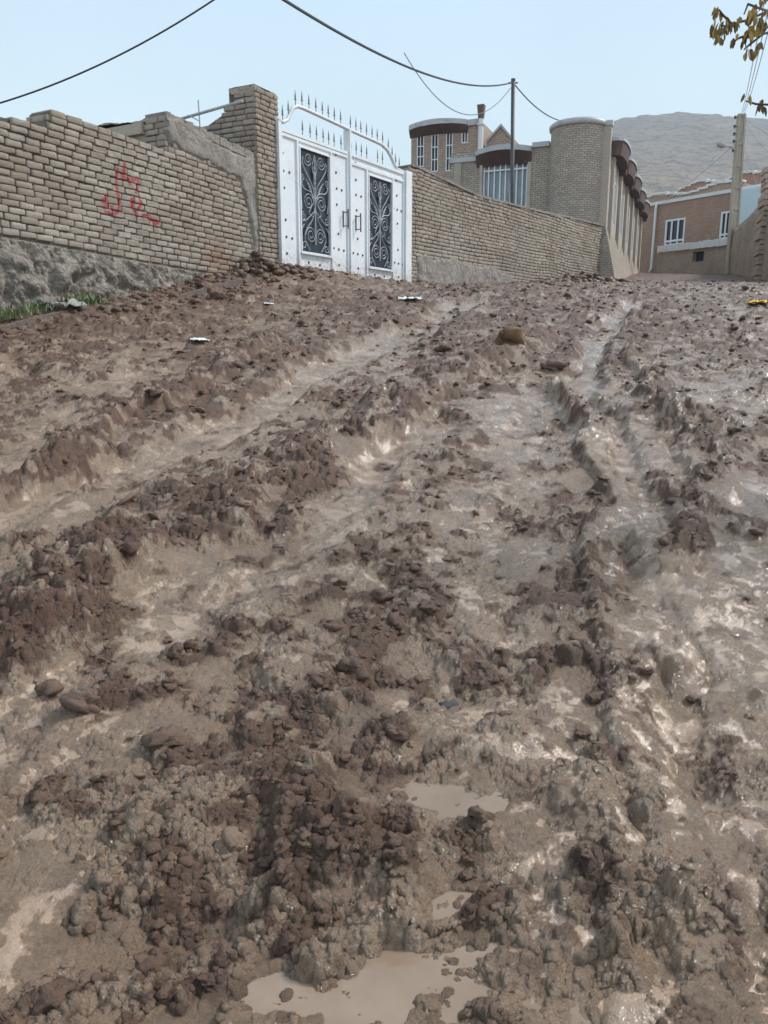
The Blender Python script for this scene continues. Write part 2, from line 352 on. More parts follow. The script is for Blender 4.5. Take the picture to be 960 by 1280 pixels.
M_IRON = rough_mat('dark_iron', (.05, .05, .055), (.11, .105, .10), 6, 60, .3, .003, .55)
M_RUST = rough_mat('rusty_brown_metal', (.10, .06, .045), (.17, .10, .07), 6, 60, .3, .003, .7)
M_STEEL = rough_mat('grey_pipe', (.33, .33, .33), (.45, .44, .43), 6, 50, .2, .002, .45)
def glass_mat(name, col, r=.08):
    m, t, b = mat(name, col, r); P = geo(t); t.links.new(mix(t, noise(t, 2, 3, .5, P), col, tuple(x*1.8 for x in col)), b.inputs['Base Color'])
    bump(t, b, noise(t, 3, 2, .5, P), .05, .01); return m
M_GLASS = glass_mat('dark_glass', (.012, .018, .028), .30); M_CURT = glass_mat('curtained_glass', (.17, .20, .22), .2)
M_BLACK = mat('black_cable', (.025, .025, .027), .6)[0]
M_GREYW = mat('grey_wire', (.16, .17, .18), .6)[0]
M_SCROLL = paint_mat('scroll_paint', (.42, .44, .46), (.2, .18, .16), .45, .8)

# ------------------------------------------------------------------ object helpers
def tag(o, label=None, cat=None, group=None, kind=None):
    if label: o['label'] = label
    if cat: o['category'] = cat
    if group: o['group'] = group
    if kind: o['kind'] = kind
    return o
def thing(name, loc, label, cat, group=None, rz=0):
    o = bpy.data.objects.new(name, None); COL.objects.link(o); o.location = loc; o.rotation_euler = (0, 0, rz); o.empty_display_size = .2
    return tag(o, label, cat, group)
def link(name, me, m, parent=None):
    o = bpy.data.objects.new(name, me); COL.objects.link(o)
    if m is not None: me.materials.append(m)
    if parent is not None:
        o.parent = parent
        root = parent
        loc = Vector((0, 0, 0)); q = parent
        while q is not None: loc += q.location; q = q.parent
        o.location = -loc          # meshes are built in world coordinates; things are unrotated
    return o
class MB:
    def __init__(s): s.v = []; s.f = []; s.uv = {}; s.at = []
    def add(s, vs_, fs_, uvs=None, at=None):
        n = len(s.v); s.v += [tuple(p) for p in vs_]
        for i, f in enumerate(fs_):
            if uvs is not None: s.uv[len(s.f)] = uvs[i]
            s.f.append(tuple(j+n for j in f))
        if at is not None: s.at += at
        return n
    def hexa(s, P):            # 8 corners: bottom 4 ccw, top 4 ccw
        s.add(P, [(3,2,1,0),(4,5,6,7),(0,1,5,4),(1,2,6,5),(2,3,7,6),(3,0,4,7)])
    def fbox(s, fr, u0, u1, z0, z1, y0, y1):
        s.hexa([fr.pt(u0, z0, y0), fr.pt(u1, z0, y0), fr.pt(u1, z0, y1), fr.pt(u0, z0, y1), fr.pt(u0, z1, y0), fr.pt(u1, z1, y0), fr.pt(u1, z1, y1), fr.pt(u0, z1, y1)])
    def box(s, x0, x1, y0, y1, z0, z1):
        s.hexa([(x0,y0,z0),(x1,y0,z0),(x1,y1,z0),(x0,y1,z0),(x0,y0,z1),(x1,y0,z1),(x1,y1,z1),(x0,y1,z1)])
    def tube(s, pts, r, n=6, cap=True):
        pts = [Vector(p) for p in pts]; k = len(pts); rr = r if isinstance(r, (list, tuple)) else [r]*k
        vs_ = []; up = Vector((0, 0, 1))
        for i, p in enumerate(pts):
            d = (pts[min(i+1, k-1)]-pts[max(i-1, 0)]).normalized()
            a = d.cross(up)
            if a.length < 1e-3: a = d.cross(Vector((1, 0, 0)))
            a.normalize(); b_ = d.cross(a).normalized()
            for j in range(n):
                t = 2*math.pi*j/n; vs_.append(p+(a*math.cos(t)+b_*math.sin(t))*rr[i])
        fs_ = [(i*n+j, i*n+(j+1) % n, (i+1)*n+(j+1) % n, (i+1)*n+j) for i in range(k-1) for j in range(n)]
        if cap: fs_ += [tuple(range(n-1, -1, -1)), tuple((k-1)*n+j for j in range(n))]
        s.add(vs_, fs_)
    def build(s, name, m, parent=None, smooth=False):
        me = bpy.data.meshes.new(name); me.from_pydata(s.v, [], s.f); me.update()
        if s.uv:
            ul = me.uv_layers.new(name='UVMap')
            for p in me.polygons:
                q = s.uv.get(p.index)
                if q:
                    for li, w in zip(p.loop_indices, q): ul.data[li].uv = w
        if s.at:
            a = me.color_attributes.new('mask', 'FLOAT_COLOR', 'POINT'); a.data.foreach_set('color', np.array(s.at, dtype=np.float32).ravel())
        if smooth: me.polygons.foreach_set('use_smooth', [True]*len(me.polygons))
        return link(name, me, m, parent)
def npmesh(name, V, Q, m, parent=None, attr=None, smooth=True):
    me = bpy.data.meshes.new(name); V = np.asarray(V, dtype=np.float32); Q = np.asarray(Q, dtype=np.int32); k = Q.shape[1]
    me.vertices.add(len(V)); me.vertices.foreach_set('co', V.ravel())
    me.loops.add(Q.size); me.loops.foreach_set('vertex_index', Q.ravel())
    me.polygons.add(len(Q)); me.polygons.foreach_set('loop_start', np.arange(0, Q.size, k, dtype=np.int32)); me.polygons.foreach_set('loop_total', np.full(len(Q), k, dtype=np.int32))
    if smooth: me.polygons.foreach_set('use_smooth', np.ones(len(Q), dtype=bool))
    me.update(calc_edges=True)
    if attr is not None:
        a = me.color_attributes.new('mask', 'FLOAT_COLOR', 'POINT'); a.data.foreach_set('color', np.asarray(attr, dtype=np.float32).ravel())
    return link(name, me, m, parent)
def gridq(nr, nc):
    i = np.arange(nr-1)[:, None]*nc+np.arange(nc-1)[None, :]; i = i.ravel()
    return np.stack([i, i+1, i+nc+1, i+nc], 1)

# ------------------------------------------------------------------ GROUND
def make_ground():
    ys = [.85]
    while ys[-1] < 62:
        y = ys[-1]; ys.append(y+(.0030*y if y < 8 else .0042*y if y < 28 else .02*y))
    ys = np.array(ys); ys = np.concatenate([[-40, -20, -10, -5, -2.5, -1.2, -.6, -.2, .1, .3, .45, .57, .66, .73, .79], ys, [70, 85, 110, 150, 220, 320]])
    u = np.linspace(-1.13, 1.13, 960); e1 = 1.13+np.cumsum(.0026*1.0135**np.arange(150)); ext = np.concatenate([e1, e1[-1]+np.cumsum(.03*1.1**np.arange(46))]); u = np.concatenate([-ext[::-1], u, ext])
    S = .55*np.maximum(ys, .85)+.12
    X = S[:, None]*u[None, :]; Y = np.repeat(ys[:, None], len(u), 1)
    du = np.gradient(u)[None, :]*S[:, None]; dy = np.gradient(ys)[:, None]
    cell = np.maximum(du, dy*.4)
    z, wet, red, clod, org = terrain(X, Y, cell)
    V = np.stack([X, Y, z], -1)
    # push lumps sideways so that they overhang a little
    gx = np.gradient(z, axis=1)/np.maximum(np.gradient(X, axis=1), 1e-6)
    gy = np.gradient(z, axis=0)/np.maximum(np.gradient(Y, axis=0), 1e-6)
    amp = .0042*(Y > .85)*(Y < 9)
    V[..., 0] -= np.clip(gx, -1.5, 1.5)*amp; V[..., 1] -= np.clip(gy, -1.5, 1.5)*amp
    at = np.stack([wet, red, clod, org], -1)
    o = npmesh('ground', V.reshape(-1, 3), gridq(*X.shape), M_MUD, None, at.reshape(-1, 4))
    tag(o, 'churned wet reddish brown mud street with tyre ruts', 'ground', kind='structure')
make_ground()
def gz(x, y):
    X = np.array([[x]], dtype=float); return float(terrain(X, np.array([[y]], dtype=float), np.array([[.01]]))[0][0, 0])
# puddles
M_WATER, t_, b_ = mat('silty_water', (.27, .21, .165), .08)
t_.links.new(mix(t_, noise(t_, 5, 4, .6, geo(t_)), (.23, .16, .108), (.32, .232, .165)), b_.inputs['Base Color'])
bump(t_, b_, noise(t_, 14, 2, .5, geo(t_)), .06, .01)
PLAB = ['shallow silty puddle in the middle of the foreground', 'milky brown water lying between the lumps along the bottom edge', 'water lying in the right tyre rut, farthest up of the puddles', 'swirled puddle at the lower right',
        'thin water sheet in the right rut halfway down', 'small puddle at the right edge halfway down', 'tiny water slit between two mud slabs near the bottom']
for g in sorted(set(PG)):
    ids = [i for i in range(len(PUD)) if PG[i] == g]
    x0 = min(PUD[i][0]-2.2*max(PUD[i][2:4]) for i in ids); x1 = max(PUD[i][0]+2.2*max(PUD[i][2:4]) for i in ids)
    y0 = min(PUD[i][1]-2.2*max(PUD[i][2:4]) for i in ids); y1 = max(PUD[i][1]+2.2*max(PUD[i][2:4]) for i in ids)
    U, V_ = np.meshgrid(np.arange(x0, x1, .012), np.arange(y0, y1, .012))
    d = np.min([pudd(U, V_, i) for i in ids], 0)
    for k in range(len(PUD)):
        if PG[k] != g: d = np.where(pudd(U, V_, k) < d, 9, d)
    q = gridq(*U.shape); q = q[(d.ravel()[q] < 1.32).all(1)]
    used = np.unique(q); mp_ = np.full(U.size, -1); mp_[used] = np.arange(len(used))
    o = npmesh('puddle', np.stack([U.ravel(), V_.ravel(), np.full(U.size, PUDL[ids[0]])], 1)[used], mp_[q], M_WATER); tag(o, PLAB[g], 'puddle', kind='structure')
# loose clods
def rockmesh(seed, n=2, jag=.35):
    import bmesh
    bm = bmesh.new(); bmesh.ops.create_icosphere(bm, subdivisions=n, radius=1.); V = np.array([v.co[:] for v in bm.verts]); T = np.array([[v.index for v in f.verts] for f in bm.faces]); bm.free()
    r = 1+jag*fbm(V[:, 0]*1.3+seed*9, V[:, 1]*1.3+V[:, 2]*1.7, 3, seed)+.5*jag*fbm(V[:, 0]*4+V[:, 2]*3, V[:, 1]*4+V[:, 2]*2, 2, seed+5)
    return V*r[:, None], T
def make_clods():
    rk = [rockmesh(s, 3 if s < 4 else 2, .75) for s in range(12)]
    cand = 26000; yy = np.exp(RNG.uniform(math.log(1.1), math.log(26), cand)); xx = RNG.uniform(-1.1, 1.1, cand)*(.55*yy+.15)
    X = xx[None, :]; Y = yy[None, :]; z, wet, red, clod, org = [q[0] for q in terrain(X, Y, np.full_like(X, .01))]
    keep = (clod > .6) & (RNG.rand(cand) < .12+.65*(1-wet)**2)
    for i in range(len(PUD)): keep &= (pudd(X, Y, i)[0] > 1.3)
    V = []; T = []; A = []; off = 0
    for i in np.where(keep)[0]:
        s = .0042*(1+yy[i]*.12)*math.exp(abs(RNG.randn())*.62)
        s = min(s, .034+.004*yy[i]); v, t = rk[RNG.randint(0, 4) if s*700/yy[i] > 6 else RNG.randint(4, 12)]
        a = RNG.uniform(0, 6.28); b = RNG.uniform(-.5, .5); c, sn = math.cos(a), math.sin(a)
        R = np.array([[c, -sn, 0], [sn, c, 0], [0, 0, 1]])@np.array([[1, 0, 0], [0, math.cos(b), -math.sin(b)], [0, math.sin(b), math.cos(b)]])
        w = (v*np.array([RNG.uniform(.8, 1.5), RNG.uniform(.7, 1.2), RNG.uniform(.4, .75)])*s)@R.T+np.array([xx[i], yy[i], z[i]+s*.12])
        V.append(w); T.append(t+off); off += len(v); A.append(np.tile([wet[i], red[i], 1, 0], (len(v), 1)))
    o = npmesh('mud_clods', np.concatenate(V), np.concatenate(T), M_CLOD, None, np.concatenate(A)); tag(o, 'loose brown mud crumbs and clods strewn over the churned street', 'mud clods', kind='stuff')
    print('clods', len(V), off)
make_clods()

# ------------------------------------------------------------------ brickwork made of single bricks
def brickwork(name, fr, parent, m, u0, u1, z0, top, ch=.0785, bl=.215, y=0., thick=.35, tilt=0., bottom=None, seed=0, strokes=None, core=True, skip=None, jit=1., stain=None, wob=.018, endface=(0, 0)):
    rs = np.random.RandomState(seed); zt = max(top(u0), top(u1), top((u0+u1)/2))
    xs = np.array([-.5, -.5, -.488, -.3, 0, .3, .488, .5, .5]); zs = np.array([-.5, -.5, -.46, 0, .46, .5, .5])
    xsd = np.array([-.5, -.5]+list(np.linspace(-.45, .45, 13))+[.5, .5]); zsd = np.array([-.5, -.5]+list(np.linspace(-.42, .42, 5))+[.5, .5])
    V = []; Q = []; A = []; off = 0
    nk = int((zt-z0)/ch)+3
    for k in range(-2, nk):
        u = u0-rs.uniform(0, bl)-(k % 2)*bl*.5
        while u < u1:
            L = bl*rs.choice([1, 1, 1, .95, 1.06, .55], p=[.3, .3, .15, .1, .1, .05])*(1+.03*rs.randn()*jit)
            a, b = max(u, u0), min(u+L, u1); uc = (a+b)/2; u += L+.004
            if b-a < .03: continue
            zc = z0+(k+.5)*ch+tilt*uc+wob*float(fbm(np.array([uc*.7]), np.array([k*.15]), 2, seed+3)[0])
            if zc+ch*.45 > top(uc)+.004: continue
            if bottom is not None and zc-ch*.3 < bottom(uc): continue
            if skip and skip(uc, zc): continue
            last = zc+ch*1.4 > top(uc)
            dense = strokes is not None and strokes[1] < uc < strokes[2]
            gx, gz_ = (xsd, zsd) if dense else (xs, zs)
            nx, nz = len(gx), len(gz_); GX, GZ = np.meshgrid(gx, gz_)
            lw = (b-a)-.009*rs.uniform(.3, 1.7); lh = ch-.0135*rs.uniform(.6, 1.5)*jit
            U = uc+GX*lw; Z = GZ*lh; Yy = np.zeros_like(U)
            edge1 = np.zeros_like(U); edge1[1, :] = edge1[-2, :] = 1; edge1[:, 1] = edge1[:, -2] = 1
            edge0 = np.zeros_like(U); edge0[0, :] = edge0[-1, :] = 1; edge0[:, 0] = edge0[:, -1] = 1
            cr = (np.abs(GX) > .46) & (np.abs(GZ) > .4)
            U = U-np.sign(GX)*cr*rs.uniform(0, .006); Z = Z-np.sign(GZ)*cr*rs.uniform(0, .004)
            Yy = Yy-.0025*edge1*(1-edge0)-edge0*(thick*.9 if (last and not dense) else .045)
            nzv = fbm(U*14+seed, Z*14+k*3.3, 3, seed+9); Yy = Yy+.011*nzv*jit*(1-edge0)+rs.uniform(-.007, .007)*jit
            Z = Z+.0045*jit*fbm(U*11, GZ*2+k*5.1+uc, 2, seed+13)
            ang = rs.randn()*.010*jit; Z = Z+(U-uc)*ang+rs.randn()*.0012+zc
            Yy = Yy+y+.02*float(fbm(np.array([uc*.5]), np.array([zc*.8]), 2, seed+29)[0])
            P = np.stack([U.ravel(), Yy.ravel(), Z.ravel()], 1); V.append(fr.pts(P)); Q.append(gridq(nz, nx)+off); off += nx*nz
            g = np.zeros(nx*nz)
            if dense:
                for st in strokes[0]:
                    d = pdist(P[:, 0], P[:, 2], st); g = np.maximum(g, 1-sst(d+.008*fbm(P[:, 0]*40, P[:, 2]*40, 2, 3), .010, .036))
            s_ = stain(uc, zc) if stain else 0
            A.append(np.stack([np.full(nx*nz, rs.rand()), g, np.full(nx*nz, s_), np.zeros(nx*nz)], 1))
    if endface: pass
    npmesh(name, np.concatenate(V), np.concatenate(Q), m, parent, np.concatenate(A), False)
    if core:
        us = np.linspace(u0+.012, u1-.012, max(3, int((u1-u0)/.08))); mb = MB()
        zb = z0-1.2
        for a, b in zip(us[:-1], us[1:]):
            ta, tb = top(a)-.03, top(b)-.03
            mb.add([fr.pt(a, zb, y-.024), fr.pt(b, zb, y-.024), fr.pt(b, tb, y-.024), fr.pt(a, ta, y-.024), fr.pt(a, ta, y-thick+.02), fr.pt(b, tb, y-thick+.02), fr.pt(b, zb, y-thick+.02), fr.pt(a, zb, y-thick+.02)],
                   [(0,1,2,3),(3,2,5,4),(4,5,6,7)])
        for a, f_ in ((us[0], 0), (us[-1], 1)):
            ta = top(a)-.03; mb.add([fr.pt(a, zb, y-.03), fr.pt(a, ta, y-.03), fr.pt(a, ta, y-thick+.02), fr.pt(a, zb, y-thick+.02)], [(0,1,2,3)])
        mb.build('mortar', M_MORTAR, parent)
def patch(name, fr, parent, m, poly, y=.012, amp=.02, step=.025, seed=0, thick=.06, freq=5.):
    """lumpy plaster skin inside a polygon of (u, z)"""
    us = [p[0] for p in poly]; zs = [p[1] for p in poly]
    U, Z = np.meshgrid(np.arange(min(us)-.05, max(us)+.05, step), np.arange(min(zs)-.05, max(zs)+.05, step))
    ins = np.zeros(U.shape, bool); j = len(poly)-1
    Un = U+.05*fbm(U*3, Z*3, 3, seed+1)+.03*fbm(U*11, Z*11, 2, seed+1); Zn = Z+.05*fbm(U*3+5, Z*3, 3, seed+2)+.03*fbm(U*11, Z*11, 2, seed+4)
    D = pdist(Un, Zn, poly+[poly[0]])
    for i in range(len(poly)):
        (xi, zi), (xj, zj) = poly[i], poly[j]
        cross = ((zi > Zn) != (zj > Zn)) & (Un < (xj-xi)*(Zn-zi)/((zj-zi) or 1e-9)+xi); ins ^= cross; j = i
    sd_ = np.where(ins, D, -D)
    Yv = y+amp*fbm(U*freq, Z*freq, 4, seed)+.4*amp*np.abs(fbm(U*freq*3, Z*freq*3, 3, seed+6))-thick*(1-sst(sd_, -.02, .035))
    P = np.stack([U.ravel(), Yv.ravel(), Z.ravel()], 1); q = gridq(*U.shape); ok = (sd_.ravel()[q] > -.035).all(1)
    return npmesh(name, fr.pts(P), q[ok], m, parent)

# ---- left boundary wall
def lz(x, y): return FL.uz(x, y)
def left_wall():
    t = thing('brick_wall', FL.pt(-5, 1.7), 'long old buff brick wall with red graffiti and a rubble stone foot, left of the gate', 'wall')
    ztop1 = lz(0, 139)[1]; ztop2 = lz(60, 134)[1]; u2 = lz(60, 134)[0]; u3 = lz(207, 143)[0]; ztop3 = lz(207, 143)[1]; ztop4 = lz(318, 196)[1]; uE = lz(320, 300)[0]
    def top(u):
        if u < u2: return ztop1-.02+.0*u
        if u < u3: return ztop2+(u-u2)*(-.03)
        return ztop3+(u-u3)/(uE-u3)*(ztop4-ztop3)
    ub0, zb0 = lz(0, 294); ub1, zb1 = lz(245, 339)
    sl = (zb1-zb0)/(ub1-ub0)
    def bot(u): return zb0+sl*(u-ub0) if u < ub1+.15 else zb1-.6
    tr = lambda L: [lz(115+x/10.667, 195+y/10.667) for x, y in L]
    st = [tr(s) for s in [[(430,90),(425,170),(428,260)], [(330,180),(320,350),(340,470),(372,600),(345,740),(290,780),(180,740),(168,690)], [(390,210),(400,290),(490,320),(500,370)],
          [(500,270),(540,330),(600,290),(612,380),(590,490)], [(210,520),(140,600),(220,650),(205,575),(150,590)], [(270,680),(300,790)], [(560,560),(510,600),(530,680),(600,745)], [(550,590),(562,740)],
          [(640,580),(662,640),(620,700)], [(670,800),(760,780),(800,850),(850,905)], [(750,830),(860,850),(890,890),(830,910)], [(600,760),(600,800)]]]
    us = [p[0] for s in st for p in s]
    def stain(u, z): 
        a, b = lz(272, 322); return .75*math.exp(-((u-a)/.30)**2-((z-b)/.22)**2)
    # plaster region at the top right is not brick
    brickwork('brickwork', FL, t, M_BRICK, -13.5, uE-.02, zb0-.6, top, tilt=sl, bottom=bot, seed=3, thick=.38, strokes=(st, min(us)-.1, max(us)+.1), stain=stain)
    # left ends of the raised lengths of wall
    for uu, zl, zh, sd_ in ((u2, ztop1-.1, ztop2, 5), (u3, ztop2-.1, ztop3, 6)):
        fe = Frame(FL.pt(uu, 0, 0)[:2], TH_L-math.pi/2, -1)
        brickwork('brickwork', fe, t, M_BRICK, .01, .38, zl, lambda u, zh=zh: zh, seed=sd_, thick=.2, y=.012, core=False)
    # rubble plinth
    us_ = np.arange(-11, -1.6, .016)
    n = 64; UU, KK = np.meshgrid(us_, np.linspace(0, 1, n)); zt = zb0+sl*(UU-ub0); zb = zt-1.05; ZZ = zt-.004-KK*(zt-zb)
    cell = lumps(UU+.12*fbm(UU*3, ZZ*3, 3, 3), ZZ*1.25+.1*fbm(UU*4, ZZ*4, 3, 4), .34, 400, .8)
    YY = .005+.02*KK+.13*cell*np.clip(KK*4, 0, 1)+.07*fbm(UU*5, ZZ*5, 5, 410, .65)+.035*fbm(UU*17, ZZ*17, 4, 415, .7)
    YY[0, :] = -.03
    npmesh('stone_foot', FL.pts(np.stack([UU.ravel(), YY.ravel(), ZZ.ravel()], 1)), gridq(*UU.shape), M_STONE, t)
    # cement render
    pl = [lz(*p) for p in [(209,142),(240,158),(268,180),(300,192),(322,196),(327,260),(330,345),(322,345),(316,300),(311,262),(302,238),(300,222),(280,216),(262,206),(245,197),(228,188),(214,178),(207,162)]]
    patch('cement_render', FL, t, M_CEMENT, pl, y=.022, amp=.018, seed=8)
    # rough cap on the raised length
    mb = MB(); k = 26
    for i in range(k):
        a = u3+(uE-u3)*i/k; b = u3+(uE-u3)*(i+1)/k; h0 = top(a)+.03+.03*random.random()
        mb.fbox(FL, a, b+.01, top(b)-.06, h0, -.37-.02*random.random(), .008+.015*random.random())
    mb.build('cement_cap', M_CEMENT, t)
    # kerb at the foot
left_wall()
# ---- gate pillar, rear left
uP0 = FL.uz(318, 200)[0]; uP1 = FL.uz(344.5, 115)[0]-.02; zPT = FL.uz(318, 103)[1]
def pillar():
    t = thing('brick_pillar', FL.pt((uP0+uP1)/2, 2.4, -.3), 'tall square brick pillar standing between the graffiti wall and the white gate', 'pillar')
    y0 = .045; D = .52
    tp = lambda u: zPT
    brickwork('front_face', FL, t, M_BRICK2, uP0, uP1, 2.2, tp, y=y0, thick=D, seed=21, ch=.078, core=False)
    P = FL.pt(uP0, 0, y0); fe = Frame(P[:2], TH_L-math.pi/2, -1)
    sh = fe.uz(243, 165); sh2 = fe.uz(272, 137)
    def tp2(u): return zPT if u < D else sh2[1]+(sh[1]-sh2[1])*(u-D)/(sh[0]-D)
    brickwork('side_face', fe, t, M_BRICK2, 0.012, sh[0], 2.2, tp2, y=0, thick=.2, seed=22, core=False)
    P = FL.pt(uP1, 0, y0); fe2 = Frame(P[:2], TH_L-math.pi/2, 1)
    brickwork('side_face', fe2, t, M_BRICK2, 0.012, D, 2.2, tp, y=0, thick=.2, seed=23, core=False)
    mb = MB(); mb.fbox(FL, uP0+.03, uP1-.03, 1.6, zPT-.03, y0-D, y0-.03)
    a, b = D-y0, sh[0]-y0
    mb.add([FL.pt(uP0+.03, 1.6, -a), FL.pt(uP0+.03, sh2[1]-.03, -a), FL.pt(uP0+.03, sh[1]-.03, -b), FL.pt(uP0+.03, 1.6, -b), FL.pt(uP0+.3, 1.6, -a), FL.pt(uP0+.3, sh2[1]-.03, -a), FL.pt(uP0+.3, sh[1]-.03, -b), FL.pt(uP0+.3, 1.6, -b)],
           [(0,1,2,3),(7,6,5,4),(1,5,6,2),(3,2,6,7)])
    mb.build('mortar', M_MORTAR, t)
    cap = patch_top(FL, uP0+.02, uP1-.02, y0-D+.02, y0-.02, zPT-.02, .015, 5); npmesh('cement_cap', *cap, M_CEMENT, t)
def patch_top(fr, u0, u1, y0, y1, z, h, seed):
    U, Y = np.meshgrid(np.linspace(u0, u1, 24), np.linspace(y0, y1, 18)); e_ = np.minimum(np.minimum(U-u0, u1-U), np.minimum(Y-y0, y1-Y))
    Z = z-.02+h*sst(e_, -.001, .12)+.02*fbm(U*6, Y*6, 3, seed)
    return fr.pts(np.stack([U.ravel(), Y.ravel(), Z.ravel()], 1)), gridq(*U.shape)
pillar()

# ---- shed roof behind the wall
def shed():
    u3 = lz(207, 143)[0]; zt = lz(207, 143)[1]
    t = thing('shed', FL.pt(u3+.8, 2.0, -2.), 'low shed with a thin concrete slab roof and dirt on top, behind the graffiti wall', 'shed')
    U, Y = np.meshgrid(np.linspace(u3-.02, u3+1.9, 40), np.linspace(-3.3, -.39, 60))
    Z = zt+.035+.11*fbm(U*2.4, Y*2.4, 4, 77)+.10*sst(fbm(U*1.1, Y*1.1, 2, 79), -.2, .6)
    e_ = np.minimum(U-(u3-.02), -.39-Y); Z = Z-.05*(1-sst(e_, 0, .12))
    npmesh('roof_dirt', FL.pts(np.stack([U.ravel(), Y.ravel(), Z.ravel()], 1)), gridq(*U.shape), M_DIRT, t)
    mb = MB(); mb.fbox(FL, u3-.06, u3+2.0, zt-.20, zt-.06, -3.4, -.40); mb.build('roof_slab', M_CONC, t)
    mb = MB(); mb.fbox(FL, u3+.02, u3+.25, 1.5, zt-.201, -1.15, -.40); mb.fbox(FL, u3+.02, u3+.25, 1.5, zt-.201, -3.3, -2.9); mb.fbox(FL, u3+.26, u3+1.9, 1.5, zt-.201, -3.3, -3.1); mb.fbox(FL, u3+1.6, u3+1.9, 1.5, zt-.201, -3.09, -.42); mb.build('wall', M_UB, t)
shed()

# ---- right boundary wall
uRE = FR.uz(752, 300)[0]
def right_wall():
    t = thing('brick_wall', FR.pt(5, 2.9), 'long tan brick wall running uphill between the white gate and the round tower', 'wall')
    zA = FR.uz(519, 207)[1]
    kn = np.array([FR.uz(*p) for p in [(519,207),(600,245),(640,255),(680,265),(715,272),(750,279)]]); kn[:, 1] = np.clip(kn[:, 1], 4.70, 5.0)
    def top(u): return float(np.interp(u, kn[:, 0], kn[:, 1]))
    def rs_(u, z): 
        a, b = FR.uz(535, 278); return .7*math.exp(-((u-a)/.16)**2-((z-b)/.10)**2)
    brickwork('brickwork', FR, t, M_BRICK2, .24, uRE+.25, 2.2, top, seed=31, thick=.36, bl=.24, stain=rs_, bottom=lambda u: 2.55+.06*u, wob=.03)
    fe = Frame(FR.pt(.24, 0)[:2], TH_G, 1)   # short return beside the gate post
    brickwork('brickwork', fe, t, M_BRICK2, -.30, 0.02, 2.2, lambda u: 4.92, seed=32, thick=.34, y=.0, core=True)
    pl = [FR.uz(*p) for p in [(522,352),(520,325),(528,318),(545,326),(565,322),(580,328),(600,333),(618,333),(628,342),(640,343),(642,356),(560,362)]]
    patch('cement_render', FR, t, M_CEMENT, pl, y=.03, amp=.025, seed=18)
    mb = MB(); us = np.arange(.1, uRE+.2, .12)
    for a in us:
        h0 = top(a+.06)+.012+.02*random.random(); mb.fbox(FR, a, a+.122, top(a)-.03, h0, -.37-.02*random.random(), .012+.012*random.random())
    mb.build('mud_cap', M_CEMENT, t)
right_wall()

